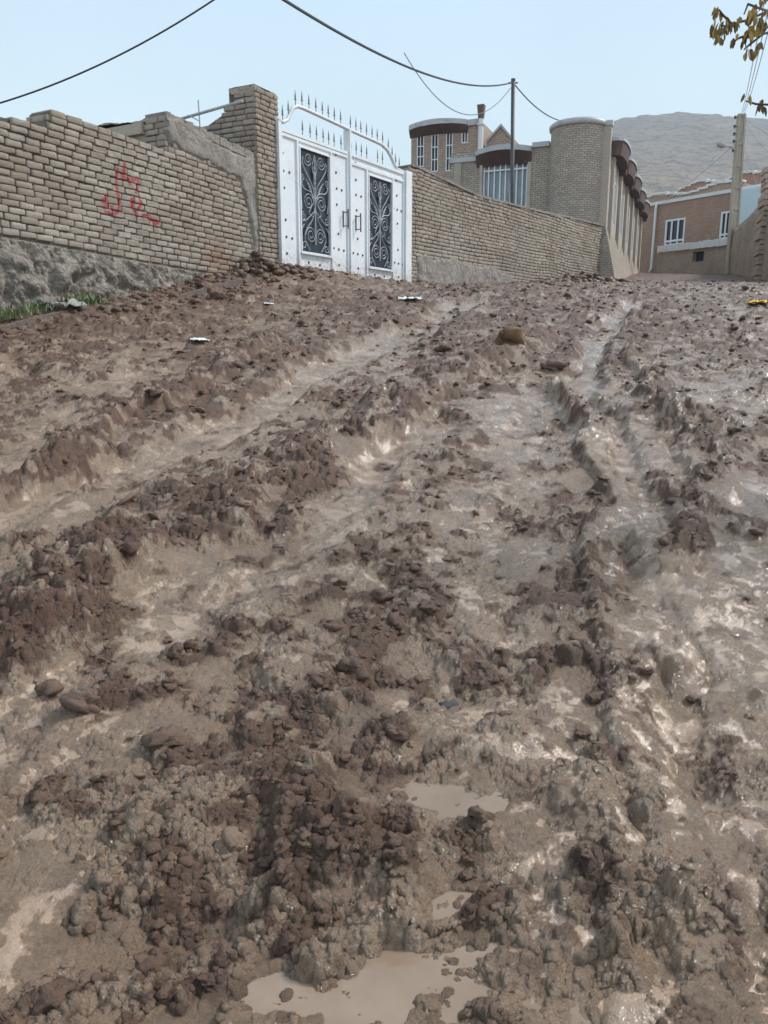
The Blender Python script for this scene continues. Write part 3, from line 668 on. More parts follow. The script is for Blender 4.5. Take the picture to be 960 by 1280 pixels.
# ---- the gate
def gate():
    t = thing('metal_gate', FG.pt(2.1, 2.55), 'white double metal gate with scrollwork panels and a spiked arch on top', 'gate')
    W_ = 4.20; Zb, Zt = 2.42, 4.70; y = .06
    def leaf(u0, u1, g0, g1, gz0, gz1, hinge):
        mb = MB()
        mb.fbox(FG, u0, g0, Zb, Zt-.002, y-.045, y); mb.fbox(FG, g1, u1, Zb, Zt-.002, y-.045, y); mb.fbox(FG, g0, g1, Zb, gz0, y-.045, y); mb.fbox(FG, g0, g1, gz1, Zt-.002, y-.045, y)
        lf = mb.build('gate_leaf', M_WHITE, t)
        # raised frame rails
        fb = MB()
        for a, b, c, d, h in ((u0, u0+.045, Zb-.01, Zt, .028), (u1-.045, u1, Zb-.01, Zt, .028), (u0+.045, u1-.045, Zt-.05, Zt, .03), (u0+.045, u1-.045, gz1+.09, gz1+.135, .024), (u0+.045, u1-.045, Zb, Zb+.05, .026),
                              (g0-.085, g0-.045, Zb+.05, gz1+.09, .03), (g0-.022, g0, gz0-.02, gz1+.02, .036), (g1, g1+.022, gz0-.02, gz1+.02, .036), (g0-.022, g1+.022, gz1, gz1+.022, .034), (g1+.04, g1+.075, Zb+.05, gz1+.09, .026), (g0-.03, g1+.03, gz0-.05, gz0-.02, .055)):
            fb.fbox(FG, a, b, c, d, y-.02, y+h)
        fb.build('frame_rail', M_WHITE, lf)
        gb = MB(); gb.fbox(FG, g0, g1, gz0, gz1, y-.04, y-.025); gb.build('pane', M_GLASS, lf)
        # scrollwork
        s = MB(); w = g1-g0; h = gz1-gz0; yy = y+.004
        def P(a, b): return FG.pt(g0+a*w, gz0+b*h, yy)
        def curve(pts, r=.008):
            out = []; n = len(pts)
            for i in range(n-1):
                p0, p1, p2, p3 = pts[max(i-1, 0)], pts[i], pts[i+1], pts[min(i+2, n-1)]
                for k in range(5):
                    q = k/5.; out.append(tuple(.5*((2*p1[j])+(-p0[j]+p2[j])*q+(2*p0[j]-5*p1[j]+4*p2[j]-p3[j])*q*q+(-p0[j]+3*p1[j]-3*p2[j]+p3[j])*q**3) for j in (0, 1)))
            out.append(pts[-1]); s.tube([P(*p) for p in out], r, 5)
        def spiral(cx, cy, r0, turns, sgn, a0, r=.007):
            n = int(turns*12); k = w/h
            s.tube([P(cx+r0*(1-.8*i/n)*math.cos(a0+sgn*i*math.pi/6), cy+k*r0*(1-.8*i/n)*math.sin(a0+sgn*i*math.pi/6)) for i in range(n+1)], r, 5)
        for m_ in (0, 1):
            X = (lambda a: a) if m_ == 0 else (lambda a: 1-a)
            sg = 1 if m_ == 0 else -1
            curve([(X(.5), .47), (X(.40), .33), (X(.22), .24), (X(.14), .14), (X(.30), .02)]); spiral(X(.34), .17, .17, 2.0, -sg, math.pi if m_ == 0 else 0)
            curve([(X(.5), .50), (X(.42), .66), (X(.22), .78), (X(.1), .86), (X(.12), .93)]); spiral(X(.28), .915, .14, 1.8, sg, math.pi if m_ == 0 else 0)
            curve([(X(.5), .53), (X(.36), .60), (X(.14), .62), (X(.04), .68)]); spiral(X(.28), .50, .17, 2.0, sg, 0 if m_ == 0 else math.pi)
            curve([(X(.47), .42), (X(.2), .32), (X(.07), .30)]); spiral(X(.1), .345, .09, 1.5, sg, 1.57); spiral(X(.09), .72, .08, 1.5, -sg, -1.57)
            curve([(X(.03), .55), (X(.08), .42)]); curve([(X(.05), .02), (X(.03), .2), (X(.12), .27)]); spiral(X(.12), .06, .09, 1.2, sg, 0)
            curve([(X(.5), .75), (X(.42), .85), (X(.5), .97)]); curve([(X(.44), .5), (X(.3), .4), (X(.4), .36)])
            for k in range(5): curve([(X(.46-.02*k), .52+.03*k), (X(.40-.05*k), .58+.035*k)], .006)
        curve([(.5, .08), (.5, .3), (.5, .5), (.5, .7), (.5, .93)], .012)
        for q in range(5): curve([(.5, .62+.05*q), (.46, .66+.05*q)], .006); curve([(.5, .62+.05*q), (.54, .66+.05*q)], .006)
        s.build('grille', M_SCROLL, lf)
        return lf
    l1 = leaf(.05, 1.985, .555, 1.392, 2.86, 4.50, 0); l2 = leaf(2.035, 3.99, 2.66, 3.50, 2.78, 4.42, 1)
    # studs: one mesh shared
    sm = MB(); r = .024
    sm.add([(r*math.cos(k*math.pi/4), r*math.sin(k*math.pi/4), 0) for k in range(8)]+[(r*.55*math.cos(k*math.pi/4), r*.55*math.sin(k*math.pi/4), r*.6) for k in range(8)]+[(0, 0, r*.8)],
           [(k, (k+1) % 8, 8+(k+1) % 8, 8+k) for k in range(8)]+[(8+k, 8+(k+1) % 8, 16) for k in range(8)])
    sme = bpy.data.meshes.new('stud'); sme.from_pydata(sm.v, [], sm.f); sme.materials.append(M_IRON)
    Z3 = lambda x, y: (330+x/4.74, 100+y/4.74)
    L1 = [(90,318),(258,385),(408,445),(92,434),(98,540),(133,550),(102,640),(111,830),(116,930),(150,940),(120,1028),(410,550),(383,635),(414,645),(444,655),(415,740),(424,912),(397,997),(427,1005),(457,1012),(429,1097),(249,1082),(315,1097)]
    L2 = [(526,495),(654,545),(768,597),(528,594),(501,673),(529,682),(559,692),(533,773),(539,942),(513,1026),(540,1032),(569,1040),(543,1117),(771,687),(753,762),(774,770),(797,778),(775,852),(779,1007),(759,1082),(782,1088),(806,1095),(782,1167),(640,1155),(697,1164)]
    for lf, LL in ((l1, L1), (l2, L2)):
        for p in LL:
            u, z = FG.uz(*Z3(*p)); o = bpy.data.objects.new('stud', sme); COL.objects.link(o); o.parent = lf
            o.location = Vector(FG.pt(u, z, y+.002)); o.rotation_euler = Vector(FG.n).to_track_quat('Z', 'Y').to_euler()
    for lf, px, pa, pb in ((l1, 464, 770, 885), (l2, 528, 792, 903)):
        mb = MB(); u, za = FG.uz(*Z3(px, pa)); zb = FG.uz(*Z3(px, pb))[1]; u += -.03 if lf is l1 else .03
        mb.tube([FG.pt(u, za, y+.09), FG.pt(u, zb, y+.09)], .013, 8); mb.tube([FG.pt(u, za-.05, y), FG.pt(u, za-.05, y+.09)], .009); mb.tube([FG.pt(u, zb+.05, y), FG.pt(u, zb+.05, y+.09)], .009)
        mb.fbox(FG, u-.045, u-.02, zb+.03, za-.03, y, y+.012)
        mb.build('handle', M_IRON, lf)
    # posts and arch
    for a, b, zt, dd in ((-.02, .045, 4.78, .05), (1.99, 2.03, 5.09, .055), (4.0, 4.09, 4.74, .06), (4.10, 4.30, 4.76, .02)):
        mb = MB(); mb.fbox(FG, a, b, 2.3, zt, -.03, y+dd); mb.build('post', M_WHITE, t)
    ar = MB(); A = [(.04,4.79),(.16,4.80),(.27,4.86),(.34,4.96),(.42,5.07),(.54,5.125),(.70,5.13),(1.1,5.12),(1.6,5.105),(2.0,5.09),(2.4,5.08),(2.9,5.07),(3.15,5.06),(3.36,5.0),(3.5,4.9),(3.6,4.80),(3.72,4.72),(3.95,4.71)]
    ar.tube([FG.pt(u, z, .06) for u, z in A], .032, 8); ar.build('arch_rail', M_WHITE2, t, True)
    # spikes, one mesh each (shared)
    sp = MB()
    sp.tube([(0,0,0),(0,0,.12)], .007, 5); sp.add([(0,0,.09),(.022,0,.14),(0,.006,.14),(-.022,0,.14),(0,-.006,.14),(0,0,.26)], [(0,2,1),(0,3,2),(0,4,3),(0,1,4),(5,1,2),(5,2,3),(5,3,4),(5,4,1)]); sp.add([(-.028,-.004,.095),(.028,-.004,.095),(.028,.004,.095),(-.028,.004,.095),(-.02,-.004,.115),(.02,-.004,.115),(.02,.004,.115),(-.02,.004,.115)], [(3,2,1,0),(4,5,6,7),(0,1,5,4),(1,2,6,5),(2,3,7,6),(3,0,4,7)])
    spm = bpy.data.meshes.new('spike'); spm.from_pydata(sp.v, [], sp.f); spm.materials.append(M_IRON)
    az = lambda u: float(np.interp(u, [p[0] for p in A], [p[1] for p in A]))
    ups = [(FG.uz(*Z3(x, 200))[0], None) for x in (92,127,170,209,250,291,329,364,400,437,495,528,557,591,624,655,687,721,744,765,787)]
    los = [(FG.uz(*Z3(x, 300))[0], 4.70) for x in (211,256,294,333,366,398,439,499,529,560,592,657,686)]
    for u, z in ups+los:
        o = bpy.data.objects.new('spike', spm); COL.objects.link(o); o.parent = t
        o.location = Vector(FG.pt(u, (az(u)+.01 if z is None else z), .06))-t.location; o.rotation_euler = (0, 0, math.pi/2-TH_G)
gate()

# ------------------------------------------------------------------ houses
def facade(fr, parent, m, u0, u1, z0, z1, holes=(), depth=.22, y=0., name='wall'):
    us = sorted({u0, u1}|{h for q in holes for h in q[:2]}); zs = sorted({z0, z1}|{h for q in holes for h in q[2:]}); mb = MB()
    for a, b in zip(us[:-1], us[1:]):
        for c, d in zip(zs[:-1], zs[1:]):
            if any(q[0]-1e-6 <= a and b <= q[1]+1e-6 and q[2]-1e-6 <= c and d <= q[3]+1e-6 for q in holes): continue
            mb.add([fr.pt(a, c, y), fr.pt(b, c, y), fr.pt(b, d, y), fr.pt(a, d, y)], [(0,1,2,3)], [[(a, c), (b, c), (b, d), (a, d)]])
    for a, b, c, d in holes:
        for P, Q in (((a, c), (a, d)), ((a, d), (b, d)), ((b, d), (b, c)), ((b, c), (a, c))):
            mb.add([fr.pt(*P, y), fr.pt(*Q, y), fr.pt(*Q, y-depth), fr.pt(*P, y-depth)], [(0,1,2,3)], [[(P[0], P[1]), (Q[0], Q[1]), (Q[0]+.2, Q[1]), (P[0]+.2, P[1])]])
    return mb.build(name, m, parent)
def window(fr, parent, u0, u1, z0, z1, vb, tr, m=M_WHITE, g=M_GLASS, bar=.04, y=-.10, sub=()):
    mb = MB(); b = bar
    mb.fbox(fr, u0, u1, z0, z0+b, y-.03, y+.03); mb.fbox(fr, u0, u1, z1-b, z1, y-.03, y+.03); mb.fbox(fr, u0, u0+b, z0+b, z1-b, y-.03, y+.03); mb.fbox(fr, u1-b, u1, z0+b, z1-b, y-.03, y+.03)
    for f_ in vb: u = u0+(u1-u0)*f_; mb.fbox(fr, u-b*.4, u+b*.4, z0+b, z1-b, y-.022, y+.022)
    for f_ in tr: z = z0+(z1-z0)*f_; mb.fbox(fr, u0+b, u1-b, z-b*.5, z+b*.5, y-.026, y+.026)
    w = mb.build('window', m, parent); gb = MB(); gb.fbox(fr, u0+.002, u1-.002, z0+.002, z1-.002, y-.09, y-.06); gb.build('pane', g, w)
def hood(fr, parent, u0, u1, zt, proj, drop=.32, rim=.13, mn=.12, n=14, bulge=.0, ex=.8, boxy=False):
    """bowed eave: pale flashing rim and dark soffit sloping back to the wall"""
    a = MB(); s = MB(); L = u1-u0
    for i in range(n):
        p, q = i/n, (i+1)/n; ya, yb = mn+proj*abs(math.sin(math.pi*p))**ex, mn+proj*abs(math.sin(math.pi*q))**ex
        ua, ub = u0+L*p, u0+L*q; za, zb = zt+bulge*math.sin(math.pi*p), zt+bulge*math.sin(math.pi*q)
        a.add([fr.pt(ua, za-rim, ya), fr.pt(ub, zb-rim, yb), fr.pt(ub, zb, yb), fr.pt(ua, za, ya), fr.pt(ua, za+.05, -.1), fr.pt(ub, zb+.05, -.1)], [(0,1,2,3),(3,2,5,4)])
        if boxy:
            s.add([fr.pt(ua, za-rim, ya-.03), fr.pt(ub, zb-rim, yb-.03), fr.pt(ub, zb-rim-drop, yb-.08), fr.pt(ua, za-rim-drop, ya-.08), fr.pt(ub, zb-rim-drop, .004), fr.pt(ua, za-rim-drop, .004)], [(3,2,1,0),(5,4,2,3)])
        else: s.add([fr.pt(ua, za-rim, ya-.02), fr.pt(ub, zb-rim, yb-.02), fr.pt(ub, zb-rim-drop, .004), fr.pt(ua, za-rim-drop, .004)], [(3,2,1,0)])
    for u_, i in ((u0, 0), (u1, n)):
        s.add([fr.pt(u_, zt-rim, mn-.02), fr.pt(u_, zt-rim-drop, (mn-.08) if boxy else .004), fr.pt(u_, zt-rim-drop, -.05), fr.pt(u_, zt-rim, -.05)], [(0,1,2,3)]); a.add([fr.pt(u_, zt-rim, mn), fr.pt(u_, zt, mn), fr.pt(u_, zt+.05, -.1), fr.pt(u_, zt-rim, -.1)], [(0,1,2,3)])
    e_ = a.build('eave', M_FLASH, parent); s.build('soffit', M_SOFF, e_)
def tower_house():
    t = thing('brick_house', (HC[0]-1.5, HC[1]+3, 3.5), 'tan brick house with a round corner tower and dark scalloped eaves along the street', 'house')
    ZR = 7.66
    # front facing down the street (FF: u to the left)
    wa, wb = FF.uz(660, 200)[0], FF.uz(604, 200)[0]; wz1 = FF.uz(632, 196)[1]; zw0 = 5.45
    facade(FF, t, M_UB, 0.25, 5.3, 2.8, ZR-.02, [(wa, wb, zw0, wz1)])
    window(FF, t, wa, wb, zw0, wz1, [.12,.25,.38,.5,.62,.75,.88], [.80, .92, .06], g=M_CURT, bar=.05)
    mb = MB(); mb.fbox(FF, wb+.01, wb+.10, zw0-.1, wz1+.02, -.005, .05); mb.build('window_surround', M_LIME, t); mb = MB(); mb.fbox(FF, wa-.12, wa-.01, zw0-.1, wz1+.02, -.005, .04); mb.build('window_surround', M_LIME, t)
    hood(FF, t, wa-.12, wb+.22, ZR-.06, .34, drop=.34, rim=.16, mn=.2, bulge=.05)
    mb = MB()
    for a, b, z in ((wb+.23, 5.35, ZR-.22), (1.95, wa-.13, ZR+.04)): mb = MB(); mb.fbox(FF, a, b, z-.12, z+.03, -.25, .07); mb.build('coping', M_FLASH, t)
    # pilasters on the front
    mb = MB(); mb.fbox(FF, wb+.75, wb+1.0, 2.8, ZR-.36, -.01, .05); mb.build('pilaster', M_UB, t)
    # tower
    tc_u = 1.05; R_ = .86; c = np.array(FF.pt(tc_u, 0, -.05)); n = 40; mb = MB(); zt = FF.uz(720, 158)[1]+.05; zt = 8.0
    for i in range(n):
        a, b = 2*math.pi*i/n, 2*math.pi*(i+1)/n; pa = c+R_*np.array([math.cos(a), math.sin(a), 0]); pb = c+R_*np.array([math.cos(b), math.sin(b), 0])
        mb.add([(pa[0], pa[1], 2.8), (pb[0], pb[1], 2.8), (pb[0], pb[1], zt), (pa[0], pa[1], zt)], [(0,1,2,3)], [[(a*R_, 2.8), (b*R_, 2.8), (b*R_, zt), (a*R_, zt)]])
    mb.build('tower', M_UB, t, True)
    mb = MB(); prof = [(R_-.03, zt-.02), (R_+.06, zt-.02), (R_+.07, zt+.10), (R_-.02, zt+.17), (R_*.6, zt+.24), (.01, zt+.28)]
    vs_ = [(c[0]+r*math.cos(2*math.pi*i/n), c[1]+r*math.sin(2*math.pi*i/n), z) for r, z in prof for i in range(n)]
    mb.add(vs_, [(k*n+i, k*n+(i+1) % n, (k+1)*n+(i+1) % n, (k+1)*n+i) for k in range(len(prof)-1) for i in range(n)]); mb.build('tower_cap', M_FLASH, t, True)
    # corner pilaster
    mb = MB(); mb.fbox(FH, -.22, .06, 2.8, 7.98, -.35, .0); o = mb.build('corner_pilaster', M_UB, t)
    mb = MB(); mb.fbox(FH, -.25, .09, 7.98, 8.12, -.38, .03); mb.build('corner_cap', M_FLASH, t)
    # street side with bays
    bays = [(1.2+2.5*i, 2.3+2.5*i) for i in range(5)]
    facade(FH, t, M_LIME, .06, 13.9, 2.8, ZR-.3, [(a, b, 5.3, 7.0) for a, b in bays])
    for a, b in bays: window(FH, t, a, b, 5.3, 7.0, [.33, .66], [.8], g=M_CURT, bar=.05, y=-.05)
    for i in range(6):
        u = .5+2.5*i; mb = MB(); mb.fbox(FH, u-.2, u+.22, 3.0, ZR-.50, -.01, .10); mb.build('pilaster', M_UB, t)
    for i in range(5):
        u = 0.1+2.75*i; hood(FH, t, u, u+2.6, ZR+.02-.02*i, .24, drop=.42, rim=.09, mn=.20, bulge=.03, ex=.3, boxy=True)
        mb = MB(); mb.fbox(FH, u+2.55, u+2.80, ZR-.62, ZR-.10, .0, .24); mb.build('bracket', M_SOFF, t)
    # sloping plinth
    mb = MB()
    for i in range(28):
        a, b = -.3+.5*i, -.3+.5*(i+1); za, zb = 4.75-.0*a, 4.75
        mb.add([FH.pt(a, 2.9, .5), FH.pt(b, 2.9, .5), FH.pt(b, 4.9, .02), FH.pt(a, 4.9, .02)], [(0,1,2,3)], [[(a, 2.9), (b, 2.9), (b, 4.9), (a, 4.9)]])
    mb.add([FH.pt(-.3, 2.9, .5), FH.pt(-.3, 4.9, .02), FH.pt(-.3, 2.9, -.6)], [(0,1,2)], [[(0, 2.9), (0, 4.9), (1, 2.9)]])
    mb.build('plinth', M_UB, t)
    mb = MB(); p = [FF.pt(.2, ZR-.25, -.1), FF.pt(5.3, ZR-.25, -.1), FF.pt(5.3, ZR-.25, -13.6), FF.pt(.2, ZR-.25, -13.6)]; mb.add(p, [(0,1,2,3)])
    mb.build('roof', M_DIRT, t)
    f3 = Frame(FF.pt(5.3, 0)[:2], TH_H, -1); facade(f3, t, M_UB, 0, 13.8, 2.8, ZR-.2)
    f4 = Frame(FH.pt(13.9, 0)[:2], TH_H-math.pi/2, 1); facade(f4, t, M_UB, 0, 5.3, 2.8, ZR-.2)
tower_house()
def left_block():
    P = atY(512, 150, 32); fr = Frame(P[:2], TH_H-math.pi/2, -1)
    t = thing('brick_house', (P[0]+2.5, P[1]+3, 4.), 'narrow brick house block with tall slit windows and a bowed roof, behind the right wall', 'house')
    u = lambda x, y: fr.uz(x, y)
    L, R_ = u(514, 190)[0], u(599, 190)[0]        # u grows to the left here
    hs = []
    for xa, xb, ya, yb in ((521,530,170,209),(539,548,168,215),(557.5,566,165,214),(577,585,161,179)):
        a, b = sorted((u(xa, ya)[0], u(xb, ya)[0])); z1 = u(xa, ya)[1]; z0 = u(xa, yb)[1]; hs.append((a, b, z0, z1))
    lo, hi = sorted((L, R_)); ztop = u(585, 146)[1]
    facade(fr, t, M_UBR, lo, hi, 3.5, ztop-.15, hs, .15)
    for i, h in enumerate(hs): window(fr, t, *h, [.5], [.33, .66] if i < 3 else [.0], bar=.035, y=-.04)
    hr = u(585, 150)[0]; hood(fr, t, hr, hi+.05, ztop-.12, .34, drop=.26, rim=.17, mn=.16, bulge=.05)
    mb = MB(); mb.fbox(fr, lo, hr, ztop-.32, ztop-.12, -.3, .10); mb.build('coping', M_FLASH, t)
    fs = Frame(fr.pt(hi, 0)[:2], TH_H, -1); facade(fs, t, M_UBR, 0, 7, 3.5, ztop-.15)
    fs = Frame(fr.pt(lo, 0)[:2], TH_H, 1); facade(fs, t, M_UBR, 0, 7, 3.5, ztop-.15)
    mb = MB(); mb.add([fr.pt(lo, ztop-.14, 0), fr.pt(hi, ztop-.14, 0), fr.pt(hi, ztop-.14, -7), fr.pt(lo, ztop-.14, -7)], [(0,1,2,3)]); mb.build('roof', M_DIRT, t)
    # small gable behind
    mb = MB(); a, b = u(603, 185)[0], u(636, 185)[0]; z0 = 5.; z1 = u(636, 168)[1]; zp = u(624, 150)[1]; um = u(622, 150)[0]
    for yy in (-.6, -4.):
        mb.add([fr.pt(a, z0, yy), fr.pt(b, z0, yy), fr.pt(b, z1, yy), fr.pt(um, zp, yy), fr.pt(a, z1, yy)], [(0,1,2,3,4)], [[(a, z0), (b, z0), (b, z1), (um, zp), (a, z1)]])
    mb.add([fr.pt(b, z0, -.6), fr.pt(b, z0, -4), fr.pt(b, z1, -4), fr.pt(b, z1, -.6)], [(0,1,2,3)], [[(0, z0), (3, z0), (3, z1), (0, z1)]])
    gbl = mb.build('gable', M_UBR, t)
    mb = MB()
    for p, q in (((a, z1), (um, zp)), ((um, zp), (b, z1))): mb.add([fr.pt(p[0], p[1]+.02, -.52), fr.pt(q[0], q[1]+.02, -.52), fr.pt(q[0], q[1]+.02, -4.05), fr.pt(p[0], p[1]+.02, -4.05), fr.pt(p[0], p[1]-.08, -.52), fr.pt(q[0], q[1]-.08, -.52)], [(0,1,2,3),(4,5,1,0)])
    mb.build('roof', M_FLASH, gbl)
    # stove chimney
    cu, cz = u(602, 175)
    mb = MB(); mb.tube([fr.pt(cu, cz-1.5, .15), fr.pt(cu, u(602, 150)[1], .15)], .10, 12); mb.tube([fr.pt(cu, u(602, 158)[1], .15), fr.pt(cu, u(602, 156)[1], .15)], .15, 12); ch = mb.build('chimney', M_WHITE2, t, False)
    mb = MB(); mb.hexa([fr.pt(cu+dx, z, .15+dy) for z, w in ((u(602,150)[1], .09), (u(602,133)[1], .13)) for dx, dy in ((-w,-w),(w,-w),(w,w),(-w,w))]); mb.build('cowl', M_RUST, ch)
left_block()
def far_house():
    P = atY(850, 300, 42); fr = Frame(P[:2], math.radians(-35), 1)
    fr.n = -fr.n if fr.n[1] > 0 else fr.n
    t = thing('brick_house', (P[0]+1, P[1]+2, 5), 'reddish brick house with white windows at the top end of the street', 'house')
    u = lambda x, y: fr.uz(x, y)
    ZT = 8.5; lo, hi = -6.5, 6.
    ws = []
    for xa, xb, ya, yb in ((832,857,272,305),(901,922,267,299)):
        a, b = sorted((u(xa, ya)[0], u(xb, ya)[0])); ws.append((a, b, 6.35, 7.68))
    facade(fr, t, M_UBF, lo, hi, 3.8, ZT, ws, .15)
    for w in ws: window(fr, t, *w, [.36, .68], [.18], bar=.10, y=-.05)
    mb = MB(); mb.fbox(fr, lo-.05, hi+.05, ZT, ZT+.16, -.35, .06); mb.build('coping', M_WHITE2, t)
    # stepped flat roofs behind
    for z, y0, y1, a, b, m in ((9.25, -2.0, -6., 4.9, -2.0, M_ADOBE), (10.0, -4.2, -7.5, 3.2, -1.6, M_UBF)):
        mb = MB(); k = 14; x0 = min(a, b); dx = abs(a-b)/k
        for i in range(k): zz = z+.12*math.sin(i*.8)+.06*random.random(); mb.fbox(fr, x0+dx*i, x0+dx*(i+1)+.01, 6, zz, y1, y0)
        rf = mb.build('roof', m, t); mb = MB()
        for i in range(k): mb.fbox(fr, x0+dx*i-.05, x0+dx*(i+1)+.05, z+.12*math.sin(i*.8)+.06, z+.12*math.sin(i*.8)+.16, y0-.2, y0+.10)
        mb.build('roof_edge', M_WHITE2, rf)
    # gutter pipe
    q0, q1 = u(822, 262), u(817, 337); mb = MB(); mb.tube([fr.pt(q0[0]-.1, 8.62, -.3), fr.pt(q0[0], 8.55, .12), fr.pt(q0[0], 8.3, .16), fr.pt(q0[0]+.02, 5.3, .16), fr.pt(q0[0]+.08, 5.05, .25)], .07, 8); mb.build('downpipe', M_WHITE2, t, True)
    mb = MB(); a, b = sorted((u(927, 245)[0], u(946, 245)[0])); mb.fbox(fr, a-1.2, b, 5.5, 8.45, -.02, .5); mb.build('painted_corner', mat('pale_blue_paint', (.55, .66, .72), .6)[0], t)
    back = Frame(fr.pt(lo, 0)[:2], fr.th+math.pi/2, 1)
    mb = MB(); mb.fbox(fr, lo, lo+.2, 3.8, ZT, -8, -.2); mb.fbox(fr, hi-.2, hi, 3.8, ZT, -8, -.2); mb.fbox(fr, lo+.2, hi-.2, ZT-.3, ZT-.1, -8, -.2); mb.build('side_wall', M_UBF, t)
    # garden wall in front with pale coping
    t2 = thing('yard_wall', fr.pt(-.5, 4.8, 3.), 'low tan yard wall with white coping and a square dark opening, before the red house', 'wall')
    P2 = fr.pt(0, 0, 3.2); f2 = Frame(P2[:2], fr.th, 1); f2.n = fr.n
    v = lambda x, y: f2.uz(x, y)
    a, b = v(908, 310)[0], v(824, 310)[0]; a, b = min(a, b)-.5, max(a, b); ztop = v(860, 312)[1]; h = (v(880, 316)[0], v(866, 316)[0]); hz = (v(870, 327)[1], v(870, 314.5)[1])
    facade(f2, t2, M_ADOBE, a, b, 3.5, ztop, [(min(h), max(h), hz[0], hz[1])], .3)
    mb = MB(); k = 30; dx = (b-a)/k
    for i in range(k): mb.fbox(f2, a+dx*i, a+dx*(i+1)+.01, ztop-.02+.03*random.random(), ztop+.27+.05*random.random(), -.45, .10+.06*random.random())
    mb.build('coping', M_WHITE2, t2)
    mb = MB(); mb.fbox(f2, min(h)-.05, max(h)+.05, hz[0]-.05, hz[1]+.05, -.36, -.31); mb.build('opening_back', mat('black_hollow', (.012, .015, .03), .8)[0], t2)
    mb = MB(); mb.fbox(f2, b-.3, b-.001, 3.5, ztop-.03, -2.8, -.01); mb.fbox(f2, a, b-.31, 3.5, hz[0]-.1, -.5, -.37); mb.build('side_wall', M_ADOBE, t2)
far_house()
def adobe_wall():
    A = atY(906, 330, 37.5); B = atY(1010, 335, 22.0)
    th = math.atan2(B[0]-A[0], B[1]-A[1]); fr = Frame(A[:2], th, 1)
    if fr.n[0]*A[0]+fr.n[1]*A[1] > 0: fr.n = -fr.n
    L = math.hypot(B[0]-A[0], B[1]-A[1]); t = thing('adobe_wall', fr.pt(L/2, 4.), 'crumbling brown mud wall on the right side of the street, beside the concrete pole', 'wall')
    kn = np.array([fr.uz(x, y) for x, y in [(906,300),(915,285),(926,275),(934,268),(942,258),(950,250),(958,245),(966,243)]]); o_ = np.argsort(kn[:, 0]); kn = kn[o_]
    U, K = np.meshgrid(np.linspace(0, L, 260), np.linspace(0, 1, 60)); top = np.interp(U, kn[:, 0], kn[:, 1])+.10*fbm(U*1.2, U*0+3, 4, 500); zb = 2.5
    Z = zb+(top-zb)*K; Yv = .05*fbm(U*1.5, Z*1.5, 4, 510)+.02*fbm(U*8, Z*8, 3, 515)-.25*(1-sst(1-K, 0, .06))
    npmesh('wall_face', fr.pts(np.stack([U.ravel(), Yv.ravel(), Z.ravel()], 1)), gridq(*U.shape), M_ADOBE, t)
    mb = MB(); us = np.linspace(.02, L-.02, 90)
    for a, b in zip(us[:-1], us[1:]): mb.fbox(fr, a, b+.005, 2.5, float(np.interp((a+b)/2, kn[:, 0], kn[:, 1]))-.05, -.55, -.12)
    mb.build('wall_core', M_ADOBE, t)
    # rubble corner pier
    cu = fr.uz(953, 300)[0]; mb = MB(); z = 2.8
    while z < 7.3:
        h_ = random.uniform(.13, .22); w = random.uniform(.42, .56); mb.fbox(fr, cu-w, cu+w*.9, z, z+h_-.03, -.3, .16+random.uniform(-.04, .05)); z += h_
    pr = mb.build('stone_pier', M_UBR, t)
adobe_wall()

